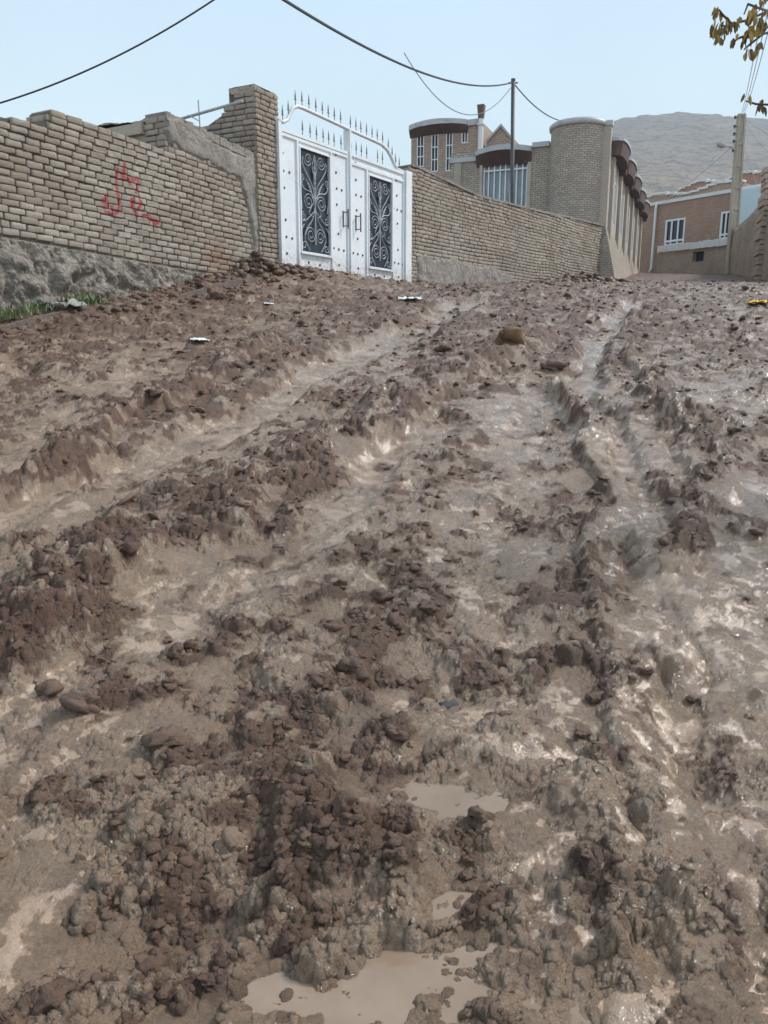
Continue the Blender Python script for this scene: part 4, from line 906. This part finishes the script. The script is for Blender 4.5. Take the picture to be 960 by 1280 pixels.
# ------------------------------------------------------------------ hill
def hill():
    xs = np.linspace(-80, 700, 300); ys = 60*np.exp(np.linspace(0, math.log(1100/60), 240)); X, Y = np.meshgrid(xs, ys); X = X*(Y/500)+0*Y
    # ridge profile in heights at ridge distance
    R_ = 620.; D = np.hypot(X, Y)
    px = np.array([560, 640, 700, 752, 780, 800, 850, 900, 960, 1050, 1200]); py = np.array([300, 235, 180, 152, 146, 143, 139, 142, 147, 160, 200])
    brg = []; el = []
    for a, b in zip(px, py):
        r = ray(a, b); brg.append(math.atan2(r[0], r[1])); el.append(r[2]/math.hypot(r[0], r[1]))
    bearing = np.arctan2(X, Y); E = np.interp(bearing, brg, el)
    ridge = E*R_+CAMH
    g = sst(D, 40, R_+60)**.75; E0 = (np.interp(Y, BY, BZ)-2.0-CAMH)/np.maximum(D, 1)
    z = CAMH+D*(E0+(E-E0)*np.where(D < R_, g, g*(1-.5*sst(D, R_, 1150))))+5.5*fbm(X/42, Y/70, 5, 600)*sst(D, 90, 300)*(1-sst(D, 450, 600)*.7)+2.2*fbm(X/9, Y/14, 4, 620)*sst(D, 80, 160)
    m, t, b = mat('hillside', rough=.95); P = geo(t)
    mp = t.nodes.new('ShaderNodeMapping'); mp.inputs['Scale'].default_value = (1, 1, 2.2); t.links.new(P, mp.inputs[0]); Q = mp.outputs[0]
    sz = t.nodes.new('ShaderNodeSeparateXYZ'); t.links.new(P, sz.inputs[0])
    hgt = N(t, 'ShaderNodeMapRange'); hgt.inputs['From Min'].default_value = 35; hgt.inputs['From Max'].default_value = 150; t.links.new(sz.outputs['Z'], hgt.inputs['Value'])
    c = mix(t, noise(t, .03, 6, .65, Q), (.54, .37, .235), (.76, .56, .39)); c2 = mix(t, noise(t, .02, 6, .6, Q), (.31, .275, .23), (.47, .41, .34))
    c = mix(t, hgt.outputs[0], c, c2)
    c = mix(t, noise(t, .11, 6, .7, Q, .48, .60, 0, .7), c, (.15, .14, .115)); c = mix(t, noise(t, .35, 5, .7, Q, .56, .64, 0, .85), c, (.08, .085, .065)); c = mix(t, noise(t, .22, 5, .7, Q, .62, .75, 0, .5), c, (.48, .42, .36))
    t.links.new(c, b.inputs['Base Color']); bump(t, b, noise(t, .12, 7, .75, Q), 1., 6.)
    o = npmesh('hill', np.stack([X.ravel(), Y.ravel(), z.ravel()], 1), gridq(*X.shape), m); tag(o, 'bare rounded ochre hill fading blue behind the houses', 'hill', kind='structure')
hill()
def haze():
    mb = MB(); mb.box(-500, 1700, -70, 1200, -12, 190); m = bpy.data.materials.new('haze'); m.use_nodes = True; t = m.node_tree; t.nodes.clear()
    v = t.nodes.new('ShaderNodeVolumePrincipled'); v.inputs['Color'].default_value = (.82, .90, 1., 1); v.inputs['Density'].default_value = .0007; v.inputs['Anisotropy'].default_value = .1
    o_ = t.nodes.new('ShaderNodeOutputMaterial'); t.links.new(v.outputs[0], o_.inputs['Volume'])
    o = mb.build('haze', m); tag(o, 'pale blue mist over the hillside', 'haze', kind='stuff')
haze()

# ------------------------------------------------------------------ concrete pole and lamp
def pole():
    b0 = atY(913, 345, 36); tp = atY(926.5, 143, 36); t = thing('utility_pole', (b0[0], 36, 4.2), 'tapering concrete electricity pole beside the brown mud wall', 'pole')
    B = Vector((b0[0], 36, 3.6)); T = Vector((tp[0], 36, tp[2])); mb = MB(); n = 24
    for i in range(n):
        p, q = i/n, (i+1)/n
        for sg, w in ((0, 1),):
            P = B.lerp(T, p); Q = B.lerp(T, q); wa = .22-.07*p; wb = .22-.07*q
            mb.hexa([(P.x-wa, P.y-.1, P.z), (P.x+wa, P.y-.1, P.z), (P.x+wa, P.y+.1, P.z), (P.x-wa, P.y+.1, P.z), (Q.x-wb, Q.y-.1, Q.z), (Q.x+wb, Q.y-.1, Q.z), (Q.x+wb, Q.y+.1, Q.z), (Q.x-wb, Q.y+.1, Q.z)])
    for s in (-1, 1):      # raised flanges
        mb2 = MB()
        for i in range(n):
            p, q = i/n, (i+1)/n; P = B.lerp(T, p); Q = B.lerp(T, q); wa = .22-.07*p; wb = .22-.07*q
            f_ = lambda c, w, z, dy: [(c.x+s*w, c.y+dy[0], z), (c.x+s*(w-.07), c.y+dy[0], z), (c.x+s*(w-.07), c.y+dy[1], z), (c.x+s*w, c.y+dy[1], z)]
            mb2.hexa(f_(P, wa+.003, P.z, (-.16, -.103))+f_(Q, wb+.003, Q.z, (-.16, -.103)))
        mb2.build('flange', M_CONC, t)
    mb.build('shaft', M_CONC, t)
    for k in range(7):
        P = B.lerp(T, .12+.12*k); w = .22-.07*(.12+.12*k); mb = MB(); mb.box(P.x-w+.08, P.x+w-.08, P.y-.15, P.y-.102, P.z-.07, P.z+.07); mb.build('rung_step', M_CONC, t)
    for k, z in enumerate((.98, .93, .89, .85, .80)):
        P = B.lerp(T, z); s = -1; mb = MB(); mb.tube([(P.x+s*.18, P.y-.12, P.z), (P.x+s*.30, P.y-.12, P.z)], .02); mb.tube([(P.x+s*.30, P.y-.12, P.z-.06), (P.x+s*.30, P.y-.12, P.z-.02), (P.x+s*.30, P.y-.12, P.z+.02), (P.x+s*.30, P.y-.12, P.z+.07)], [.05, .03, .055, .03], 8); mb.build('insulator', M_IRON, t)
    a = atY(919, 188, 35.8); h = atY(906, 183, 35.6); g = atY(896, 179, 35.5)
    t2 = thing('street_lamp', a, 'small grey street lamp on a curved arm fixed to the concrete pole', 'street lamp')
    mb = MB(); mb.tube([a, tuple((Vector(a)+Vector(h))/2+Vector((0, 0, .07))), h], .03, 6); mb.build('arm', M_STEEL, t2)
    mb = MB(); H_, G_ = Vector(h), Vector(g); mb.tube([H_.lerp(G_, k) for k in (0, .15, .4, .75, 1.)], [.05, .10, .13, .12, .04], 10); mb.build('lamp_head', M_STEEL, t2, True)
    return T
PT = pole()
def cable(name, a, b, sag, r, label, m=M_BLACK, cat='cable', n=30, via=None):
    A, B = Vector(a), Vector(b); mb = MB(); mb.tube([A.lerp(B, i/n)-Vector((0, 0, 4*sag*(i/n)*(1-i/n))) for i in range(n+1)], r, 5)
    o = mb.build(name, m); tag(o, label, cat); return o
# metal service pole behind the right wall
pb, pt_ = Vector(atY(642, 262, 22.9)), Vector(atY(641.5, 101, 22.9))
t = thing('metal_pole', (pb.x, pb.y, 3.0), 'slim dark metal pole carrying cables, standing behind the right brick wall', 'pole')
mb = MB(); mb.tube([(pb.x, pb.y, 2.9), pt_], .055, 10); mb.build('shaft', M_IRON, t, True)
mb = MB(); mb.tube([pt_+Vector((-.13, 0, -.05)), pt_+Vector((.13, 0, -.05))], .02); mb.tube([pt_+Vector((0, 0, -.02)), pt_+Vector((0, 0, .05))], .06, 10); mb.build('bracket', M_IRON, t)
top_ = pt_+Vector((0, 0, -.04))
cable('overhead_cable', top_, atY(318, -24, 9), .42, .018, 'thick black cable from the metal pole up over the gate to the top edge')
cable('overhead_cable', top_+Vector((0, 0, -.05)), atY(505, 66, 17.2), .95, .010, 'thin slack cable looping below the thick one, left of the metal pole', M_GREYW)
cable('overhead_cable', top_, FF.pt(1.6, 8.2, .5), .15, .016, 'short black cable from the metal pole to the round tower')
cable('overhead_cable', atY(-40, 140, 9), atY(330, -45, 9.5), .18, .010, 'lone black cable crossing the sky above the graffiti wall')
for k, (sx, sy) in enumerate(((948,-20),(958,-20),(968,-20))):
    cable('power_line', PT+Vector((.03*k, 0, -.06*k)), atY(sx+22, sy-60, 12), .35, .008, ['leftmost of the thin grey lines rising from the concrete pole', 'middle of the thin grey lines rising from the concrete pole', 'rightmost of the thin grey lines rising from the concrete pole'][k], M_GREYW)
for (px, py, Y_, fr_, lab) in ((1010,180,30,.985,'uppermost dark wire from the concrete pole to the right edge'),(1010,232,30,.97,'second dark wire sloping from the concrete pole to the right edge'),(960,262,33,.9,'steepest dark wire dropping right from the concrete pole'),(760,300,40,.86,'faint wire dropping left from the concrete pole')):
    q = Vector((PT.x, PT.y-.15, 0)); q.z = 3.6+(PT.z-3.6)*fr_; cable('power_line', q, atY(px, py, Y_), .25, .008, lab, M_GREYW)

# ------------------------------------------------------------------ pipe and rod by the pillar
a, b = Vector(atY(303, 126.5, 12.35)), Vector(atY(218, 151, 12.9))
t = thing('metal_pipe', tuple(b), 'thin grey metal pipe with an upright rod, sticking out left of the brick pillar', 'pipe')
mb = MB(); mb.tube([a, b], .022, 8); mb.build('pipe', M_STEEL, t, True)
c = a.lerp(b, .62); mb = MB(); mb.tube([(c.x, c.y, atY(250, 168, c.y)[2]), (c.x-.01, c.y, atY(247, 125, c.y)[2])], .010); mb.tube([(c.x, c.y-.02, atY(250, 152, c.y)[2]), (c.x-.17, c.y-.02, atY(236, 144, c.y)[2])], .008); mb.build('rod', M_STEEL, t)
a, b = Vector(atY(271, 183, 13.0)), Vector(atY(292, 193, 13.5))
t = thing('broken_spout', tuple(a), 'short dark broken pipe lying on the wall top beside the pillar', 'pipe')
mb = MB(); mb.tube([a, b], .045, 10); mb.build('pipe', M_IRON, t, True)
mb = MB(); mb.tube([a-(b-a)*.02, a+(b-a)*.12+Vector((0, 0, .0))], .058, 10); mb.build('collar', M_STEEL, t)

# ------------------------------------------------------------------ rocks, rubble and litter
M_ROCKR = rough_mat('reddish_rock', (.16, .10, .075), (.27, .18, .14), 6, 35, .8, .02)
M_ROCKO = rough_mat('ochre_rock', (.17, .092, .048), (.27, .16, .09), 6, 30, .7, .02)
def rock(px, py, r, m, label, flat=.6, group=None, seed=None, sink=.25, yy=None):
    x, y = gp(px, py) if yy is None else (atY(px, py, yy)[0], yy); seed = seed if seed is not None else int(px*7+py) % 1000
    v, tr = rockmesh(seed, 3, .8); a = random.uniform(0, 6.28); R = np.array([[math.cos(a), -math.sin(a), 0], [math.sin(a), math.cos(a), 0], [0, 0, 1]])
    v = np.sign(v)*np.abs(v)**.85
    w = (v*np.array([1.25, .9, flat])*r)@R.T+np.array([x, y, gz(x, y)+r*flat*(1-2*sink)])
    o = npmesh('rock', w, tr, m); tag(o, label, 'rock', group); return o
rock(640, 437, .15, M_ROCKO, 'ochre brown boulder half sunk in the mud up the middle of the street', .75, sink=.42, seed=14)
rock(690, 455, .08, M_ROCKR, 'smaller reddish rock just right of the ochre boulder', .5)
rock(28, 378, .12, M_ROCKR, 'reddish rock by the grass at the left edge')
rock(272, 373, .10, M_ROCKR, 'dark angular rock below the foot of the left wall')
rock(57, 386, .14, M_STONE, 'flat grey stone slab tilted beside the grass', .35)
rock(104, 888, .045, M_ROCKR, 'rounded wet brown stone low on the left side', .9)
rock(560, 868, .022, mat('dark_ash', (.05, .055, .06), .8)[0], 'small blackish lump near the middle of the mud', .5)
rock(148, 362, .11, M_STONE, 'pale grey rock lying at the foot of the graffiti wall', .5)
M_LITTER = mat('white_litter', (.78, .80, .80), .6)[0]; M_YEL = mat('yellow_peel', (.72, .38, .03), .5)[0]; M_PLAST = rough_mat('crumpled_sack', (.26, .25, .23), (.42, .41, .38), 8, 40, .3, .01)
def litter(name, px, py, w, h, m, label, cat, seed, hz=.03, yy=None):
    x, y = gp(px, py); U, V_ = np.meshgrid(np.linspace(-1, 1, 16), np.linspace(-1, 1, 12))
    k = 1+.35*fbm(U*2+seed, V_*2, 2, seed); X = x+U*w*k; Y = y+V_*h*k*(1-.4*np.abs(U)); zb = terrain(X, Y, np.full_like(X, .05))[0]
    zm = np.maximum(zb, gz(x, y))+.008; Z = zm+hz*np.abs(fbm(U*2.5+seed, V_*2.5, 3, seed+1))
    o = npmesh(name, np.stack([X.ravel(), Y.ravel(), Z.ravel()], 1), gridq(*U.shape), m); md = o.modifiers.new('s', 'SOLIDIFY'); md.thickness = .004; tag(o, label, cat); return o
litter('paper_scrap', 249, 429, .085, .12, M_LITTER, 'flat white scrap of paper on the mud at the left', 'litter', 1)
litter('plastic_sack', 88, 391, .17, .18, M_PLAST, 'crumpled greyish sack near the grass at the left', 'litter', 2, .10)
litter('paper_scrap', 768, 352.5, .10, .25, M_LITTER, 'tiny white scrap at the foot of the tower house', 'litter', 3, .05)
litter('plastic_sack', 512, 376, .14, .30, M_LITTER, 'pale crumpled sheet in the mud right of the gate post', 'litter', 4, .06)
litter('paper_scrap', 655, 354, .12, .25, M_LITTER, 'small white scrap along the right brick wall', 'litter', 5, .04)
litter('orange_peel', 948, 384, .11, .22, M_YEL, 'bright orange yellow scrap at the right edge of the street', 'litter', 6, .07)
litter('paper_scrap', 336, 382, .06, .10, M_LITTER, 'small white scrap in front of the gate', 'litter', 7, .03)
x, y = gp(163, 628); mb = MB(); mb.tube([(x-.04, y-.09, gz(x-.04, y-.09)+.02), (x, y, gz(x, y)+.03), (x+.0, y+.13, gz(x, y+.13)+.01)], [.012, .014, .008], 7); tag(mb.build('stick', M_RUST, None, True), 'short dark stick stuck in the wet mud at the left', 'stick')
# rubble heap at the pillar foot and loose bank along the walls (uncountable)
def rubble():
    V = []; T = []; A = []; off = 0
    def put(x, y, r, red, lift=0.):
        nonlocal off
        v, tr = rockmesh(RNG.randint(0, 40), 2, .6); a = RNG.uniform(0, 6.28); R = np.array([[math.cos(a), -math.sin(a), 0], [math.sin(a), math.cos(a), 0], [0, 0, 1]])
        w = (v*np.array([1.3, .9, .65])*r)@R.T+np.array([x, y, gz(x, y)+lift-.2*r]); V.append(w); T.append(tr+off); off += len(v); A.append(np.tile([.0 if red < .8 else 0, red, 1, 0], (len(v), 1)))
    for i in range(260):
        u = RNG.uniform(-2.3, .2); d = abs(RNG.randn())*.35+.05; h = max(0, .30*math.exp(-((u+.75)/.5)**2)*(1-d/1.0)); p = FL.pt(u, 0, d); put(p[0], p[1], RNG.uniform(.02, .08), RNG.uniform(.1, .7), h*RNG.uniform(.2, 1))
    for i in range(300):
        u = RNG.uniform(-8, -1.2); d = RNG.uniform(.2, 1.1); p = FL.pt(u, 0, d); put(p[0], p[1], RNG.uniform(.015, .065), RNG.uniform(.1, .9))
    for i in range(160):
        u = RNG.uniform(.2, 4.4); d = abs(RNG.randn())*.2+.12; p = FG.pt(u, 0, d); put(p[0], p[1], RNG.uniform(.03, .10), RNG.uniform(.2, .9), .0)
    for i in range(260):
        u = RNG.uniform(4.5, 11.6); d = abs(RNG.randn())*.35+.1; p = FR.pt(u, 0, d); put(p[0], p[1], RNG.uniform(.04, .15), RNG.uniform(.0, .6), .25*math.exp(-((u-9)/1.5)**2)*RNG.rand())
    o = npmesh('rubble', np.concatenate(V), np.concatenate(T), M_CLOD, None, np.concatenate(A)); tag(o, 'brown rubble and earth banked along the foot of the walls', 'rubble', kind='stuff')
rubble()
# kerb strip below the left wall
mb = MB(); us = np.arange(-9, -1.4, .25)
def kz(u):
    p = FL.pt(u, 0, .62); return float(base(np.array(p[0]), np.array(p[1])))+.015+.03*math.sin(u*2.3)
for a_ in us:
    b_ = a_+.247; za, zb_ = kz(a_), kz(b_)
    mb.hexa([FL.pt(a_, za-.3, .56), FL.pt(b_, zb_-.3, .56), FL.pt(b_, zb_-.3, .66), FL.pt(a_, za-.3, .66), FL.pt(a_, za, .56), FL.pt(b_, zb_, .56), FL.pt(b_, zb_, .66), FL.pt(a_, za, .66)])
tag(mb.build('kerb', M_DIRT), 'thin concrete edging below the left wall', 'kerb', kind='structure')
# weeds
def weeds():
    V = []; T = []; off = 0
    m, t, b = mat('weed', rough=.6); t.links.new(mix(t, noise(t, 6, 3, .6, geo(t)), (.07, .11, .03), (.22, .24, .11)), b.inputs['Base Color'])
    for i in range(5200):
        u = RNG.uniform(-9.5, -4.15); 
        if fbm(np.array([u*3.]), np.array([1.]), 2, 9)[0]*.6+RNG.rand()*.7 > .15+.75*math.exp(-((u+5.9)/1.0)**2): continue
        d = RNG.uniform(.12, .55); p = FL.pt(u, 0, d); z = float(base(np.array(p[0]), np.array(p[1])))+.03; h = RNG.uniform(.02, .13); a = RNG.uniform(0, 6.28); w = RNG.uniform(.004, .010); dx, dy = math.cos(a), math.sin(a); l = RNG.uniform(.2, .9)*h
        V += [(p[0]-dy*w, p[1]+dx*w, z), (p[0]+dy*w, p[1]-dx*w, z), (p[0]+dx*l*.4+dy*w*.8, p[1]+dy*l*.4-dx*w*.8, z+h*.6), (p[0]+dx*l*.4-dy*w*.8, p[1]+dy*l*.4+dx*w*.8, z+h*.6)]; V += [(p[0]+dx*l, p[1]+dy*l, z+h*.95)]*2
        T += [(off, off+1, off+2, off+3), (off+3, off+2, off+4, off+5)]; off += 6
    o = npmesh('weeds', np.array(V), np.array(T), m, None, None, False); tag(o, 'low green weeds growing at the foot of the left wall', 'weeds', kind='stuff')
weeds()

# ------------------------------------------------------------------ tree at the right, only its branch tips reach the view
def tree():
    t = thing('tree', (3.75, 4.6, .6), 'tree with drooping brown and yellow autumn leaves reaching in at the upper right', 'tree')
    bark = rough_mat('bark', (.10, .08, .065), (.19, .16, .13), 8, 40, .9, .02)
    mb = MB(); mb.tube([(3.75, 4.6, .3), (3.78, 4.6, 1.2), (3.7, 4.55, 2.1), (3.62, 4.5, 3.0), (3.7, 4.6, 4.3)], [.13, .10, .085, .07, .03], 12); mb.build('trunk', bark, t, True)
    lv = MB(); TW = MB(); Y0 = 3.7
    px = lambda x, y, d=0: Vector(atY(x, y, Y0+d))
    tw = [[px(1010,-10,.5), px(960,14,.2), px(935,25,.1), px(915,30), px(902,33)], [px(1010,30,.4), px(955,42), px(938,55), px(930,62)], [px(960,14,.2), px(935,5,0), px(930,18,0)], [px(1000,20,.3), px(948,38), px(925,47), px(920,50)],
          [px(1020,120,.3), px(965,131), px(945,130), px(932,126)], [px(915,30), px(903,18), px(899,12)]]
    hub = [Vector((3.66, 4.52, 2.6)), Vector((2.9, 4.2, 2.95)), px(1010,-10,.5)]; TW.tube(hub, [.035, .02, .008], 7); TW.tube([hub[1], px(1010,30,.4)], [.014, .006]); TW.tube([hub[1], px(1000,20,.3)], [.012, .006]); TW.tube([Vector((3.68, 4.53, 2.2)), px(1090,140,.5), px(1020,120,.3)], [.02, .01, .006])
    for w in tw: TW.tube(w, [.005]*(len(w)-1)+[.003], 5)
    # other limbs outside the view
    ends = []
    for k in range(16):
        a = random.uniform(-.9, 2.6); s0 = Vector((3.68, 4.53, random.uniform(2.2, 4.0))); e_ = s0+Vector((math.cos(a)*random.uniform(.6, 1.4), math.sin(a)*random.uniform(.5, 1.3), random.uniform(.3, 1.0))); TW.tube([s0, s0.lerp(e_, .5)+Vector((0, 0, .1)), e_], [.025, .015, .005], 6); ends.append((s0, e_))
    TW.build('branch', bark, t, True)
    vals = []
    def leaf(p, L, w, d, tint):
        d = d.normalized(); side = d.cross(Vector((random.uniform(-1, 1), random.uniform(-1, 1), .2))).normalized(); nn = d.cross(side)*.18*w
        n = lv.add([p, p+d*L*.3+side*w*.42+nn, p+d*L*.3-nn*.3, p+d*L*.3-side*w*.42+nn, p+d*L*.68+side*w*.36+nn, p+d*L*.68-nn*.3, p+d*L*.68-side*w*.36+nn, p+d*L+nn*.5], [(0,1,2),(0,2,3),(1,4,5,2),(2,5,6,3),(4,7,5),(5,7,6)], at=[(tint, random.random(), 0, 1)]*8)
    spots = [(899,18,3),(897,26,2),(893,37,4),(900,40,4),(905,36,4),(897,48,3),(903,50,2),(896,14,2),(910,30,3),(914,34,3),(919,33,3),(922,28,2),(915,57,1),(917,53,1),(921,45,1),(940,17,4),(944,22,4),(938,25,3),(945,14,3),(935,45,5),(940,42,5),(946,38,5),(952,33,5),(932,52,3),(955,28,5),(957,18,4),(930,54,2),(934,68,2),(939,68,2),(944,66,3),(949,58,3),(952,3,2),(958,-2,3),(950,130,2),(951,134,2),(938,123,1)]
    for x, y_, k in spots:
        for j in range(k+1):
            p = px(x+random.gauss(0, 2.2), y_-5+random.gauss(0, 2.5), random.uniform(-.06, .06)); leaf(p, random.uniform(.030, .055), random.uniform(.018, .028), Vector((random.uniform(-.5, .4), random.uniform(-.4, .4), -1.2)), random.random())
    for s0, e_ in ends:
        for j in range(60):
            p = s0.lerp(e_, random.uniform(.35, 1.05))+Vector((random.gauss(0, .12), random.gauss(0, .12), random.gauss(0, .1)))
            if p.y > .5 and p.x/p.y*1. < .56: continue
            leaf(p, random.uniform(.035, .06), random.uniform(.02, .03), Vector((random.uniform(-.6, .6), random.uniform(-.6, .6), -1)), random.random())
    m, tt, b = mat('autumn_leaf', rough=.6); at = N(tt, 'ShaderNodeAttribute', attribute_name='mask'); sp = tt.nodes.new('ShaderNodeSeparateColor'); tt.links.new(at.outputs['Color'], sp.inputs[0])
    r = tt.nodes.new('ShaderNodeValToRGB'); r.color_ramp.elements[0].color = (.14, .075, .03, 1); r.color_ramp.elements[1].color = (.46, .30, .05, 1); q = r.color_ramp.elements.new(.45); q.color = (.20, .15, .04, 1); q = r.color_ramp.elements.new(.75); q.color = (.36, .22, .045, 1)
    tt.links.new(sp.outputs[0], r.inputs[0]); tt.links.new(r.outputs[0], b.inputs['Base Color']); b.inputs['Transmission Weight'].default_value = 0; b.inputs['Subsurface Weight'].default_value = 0
    lv.build('foliage', m, t)
tree()
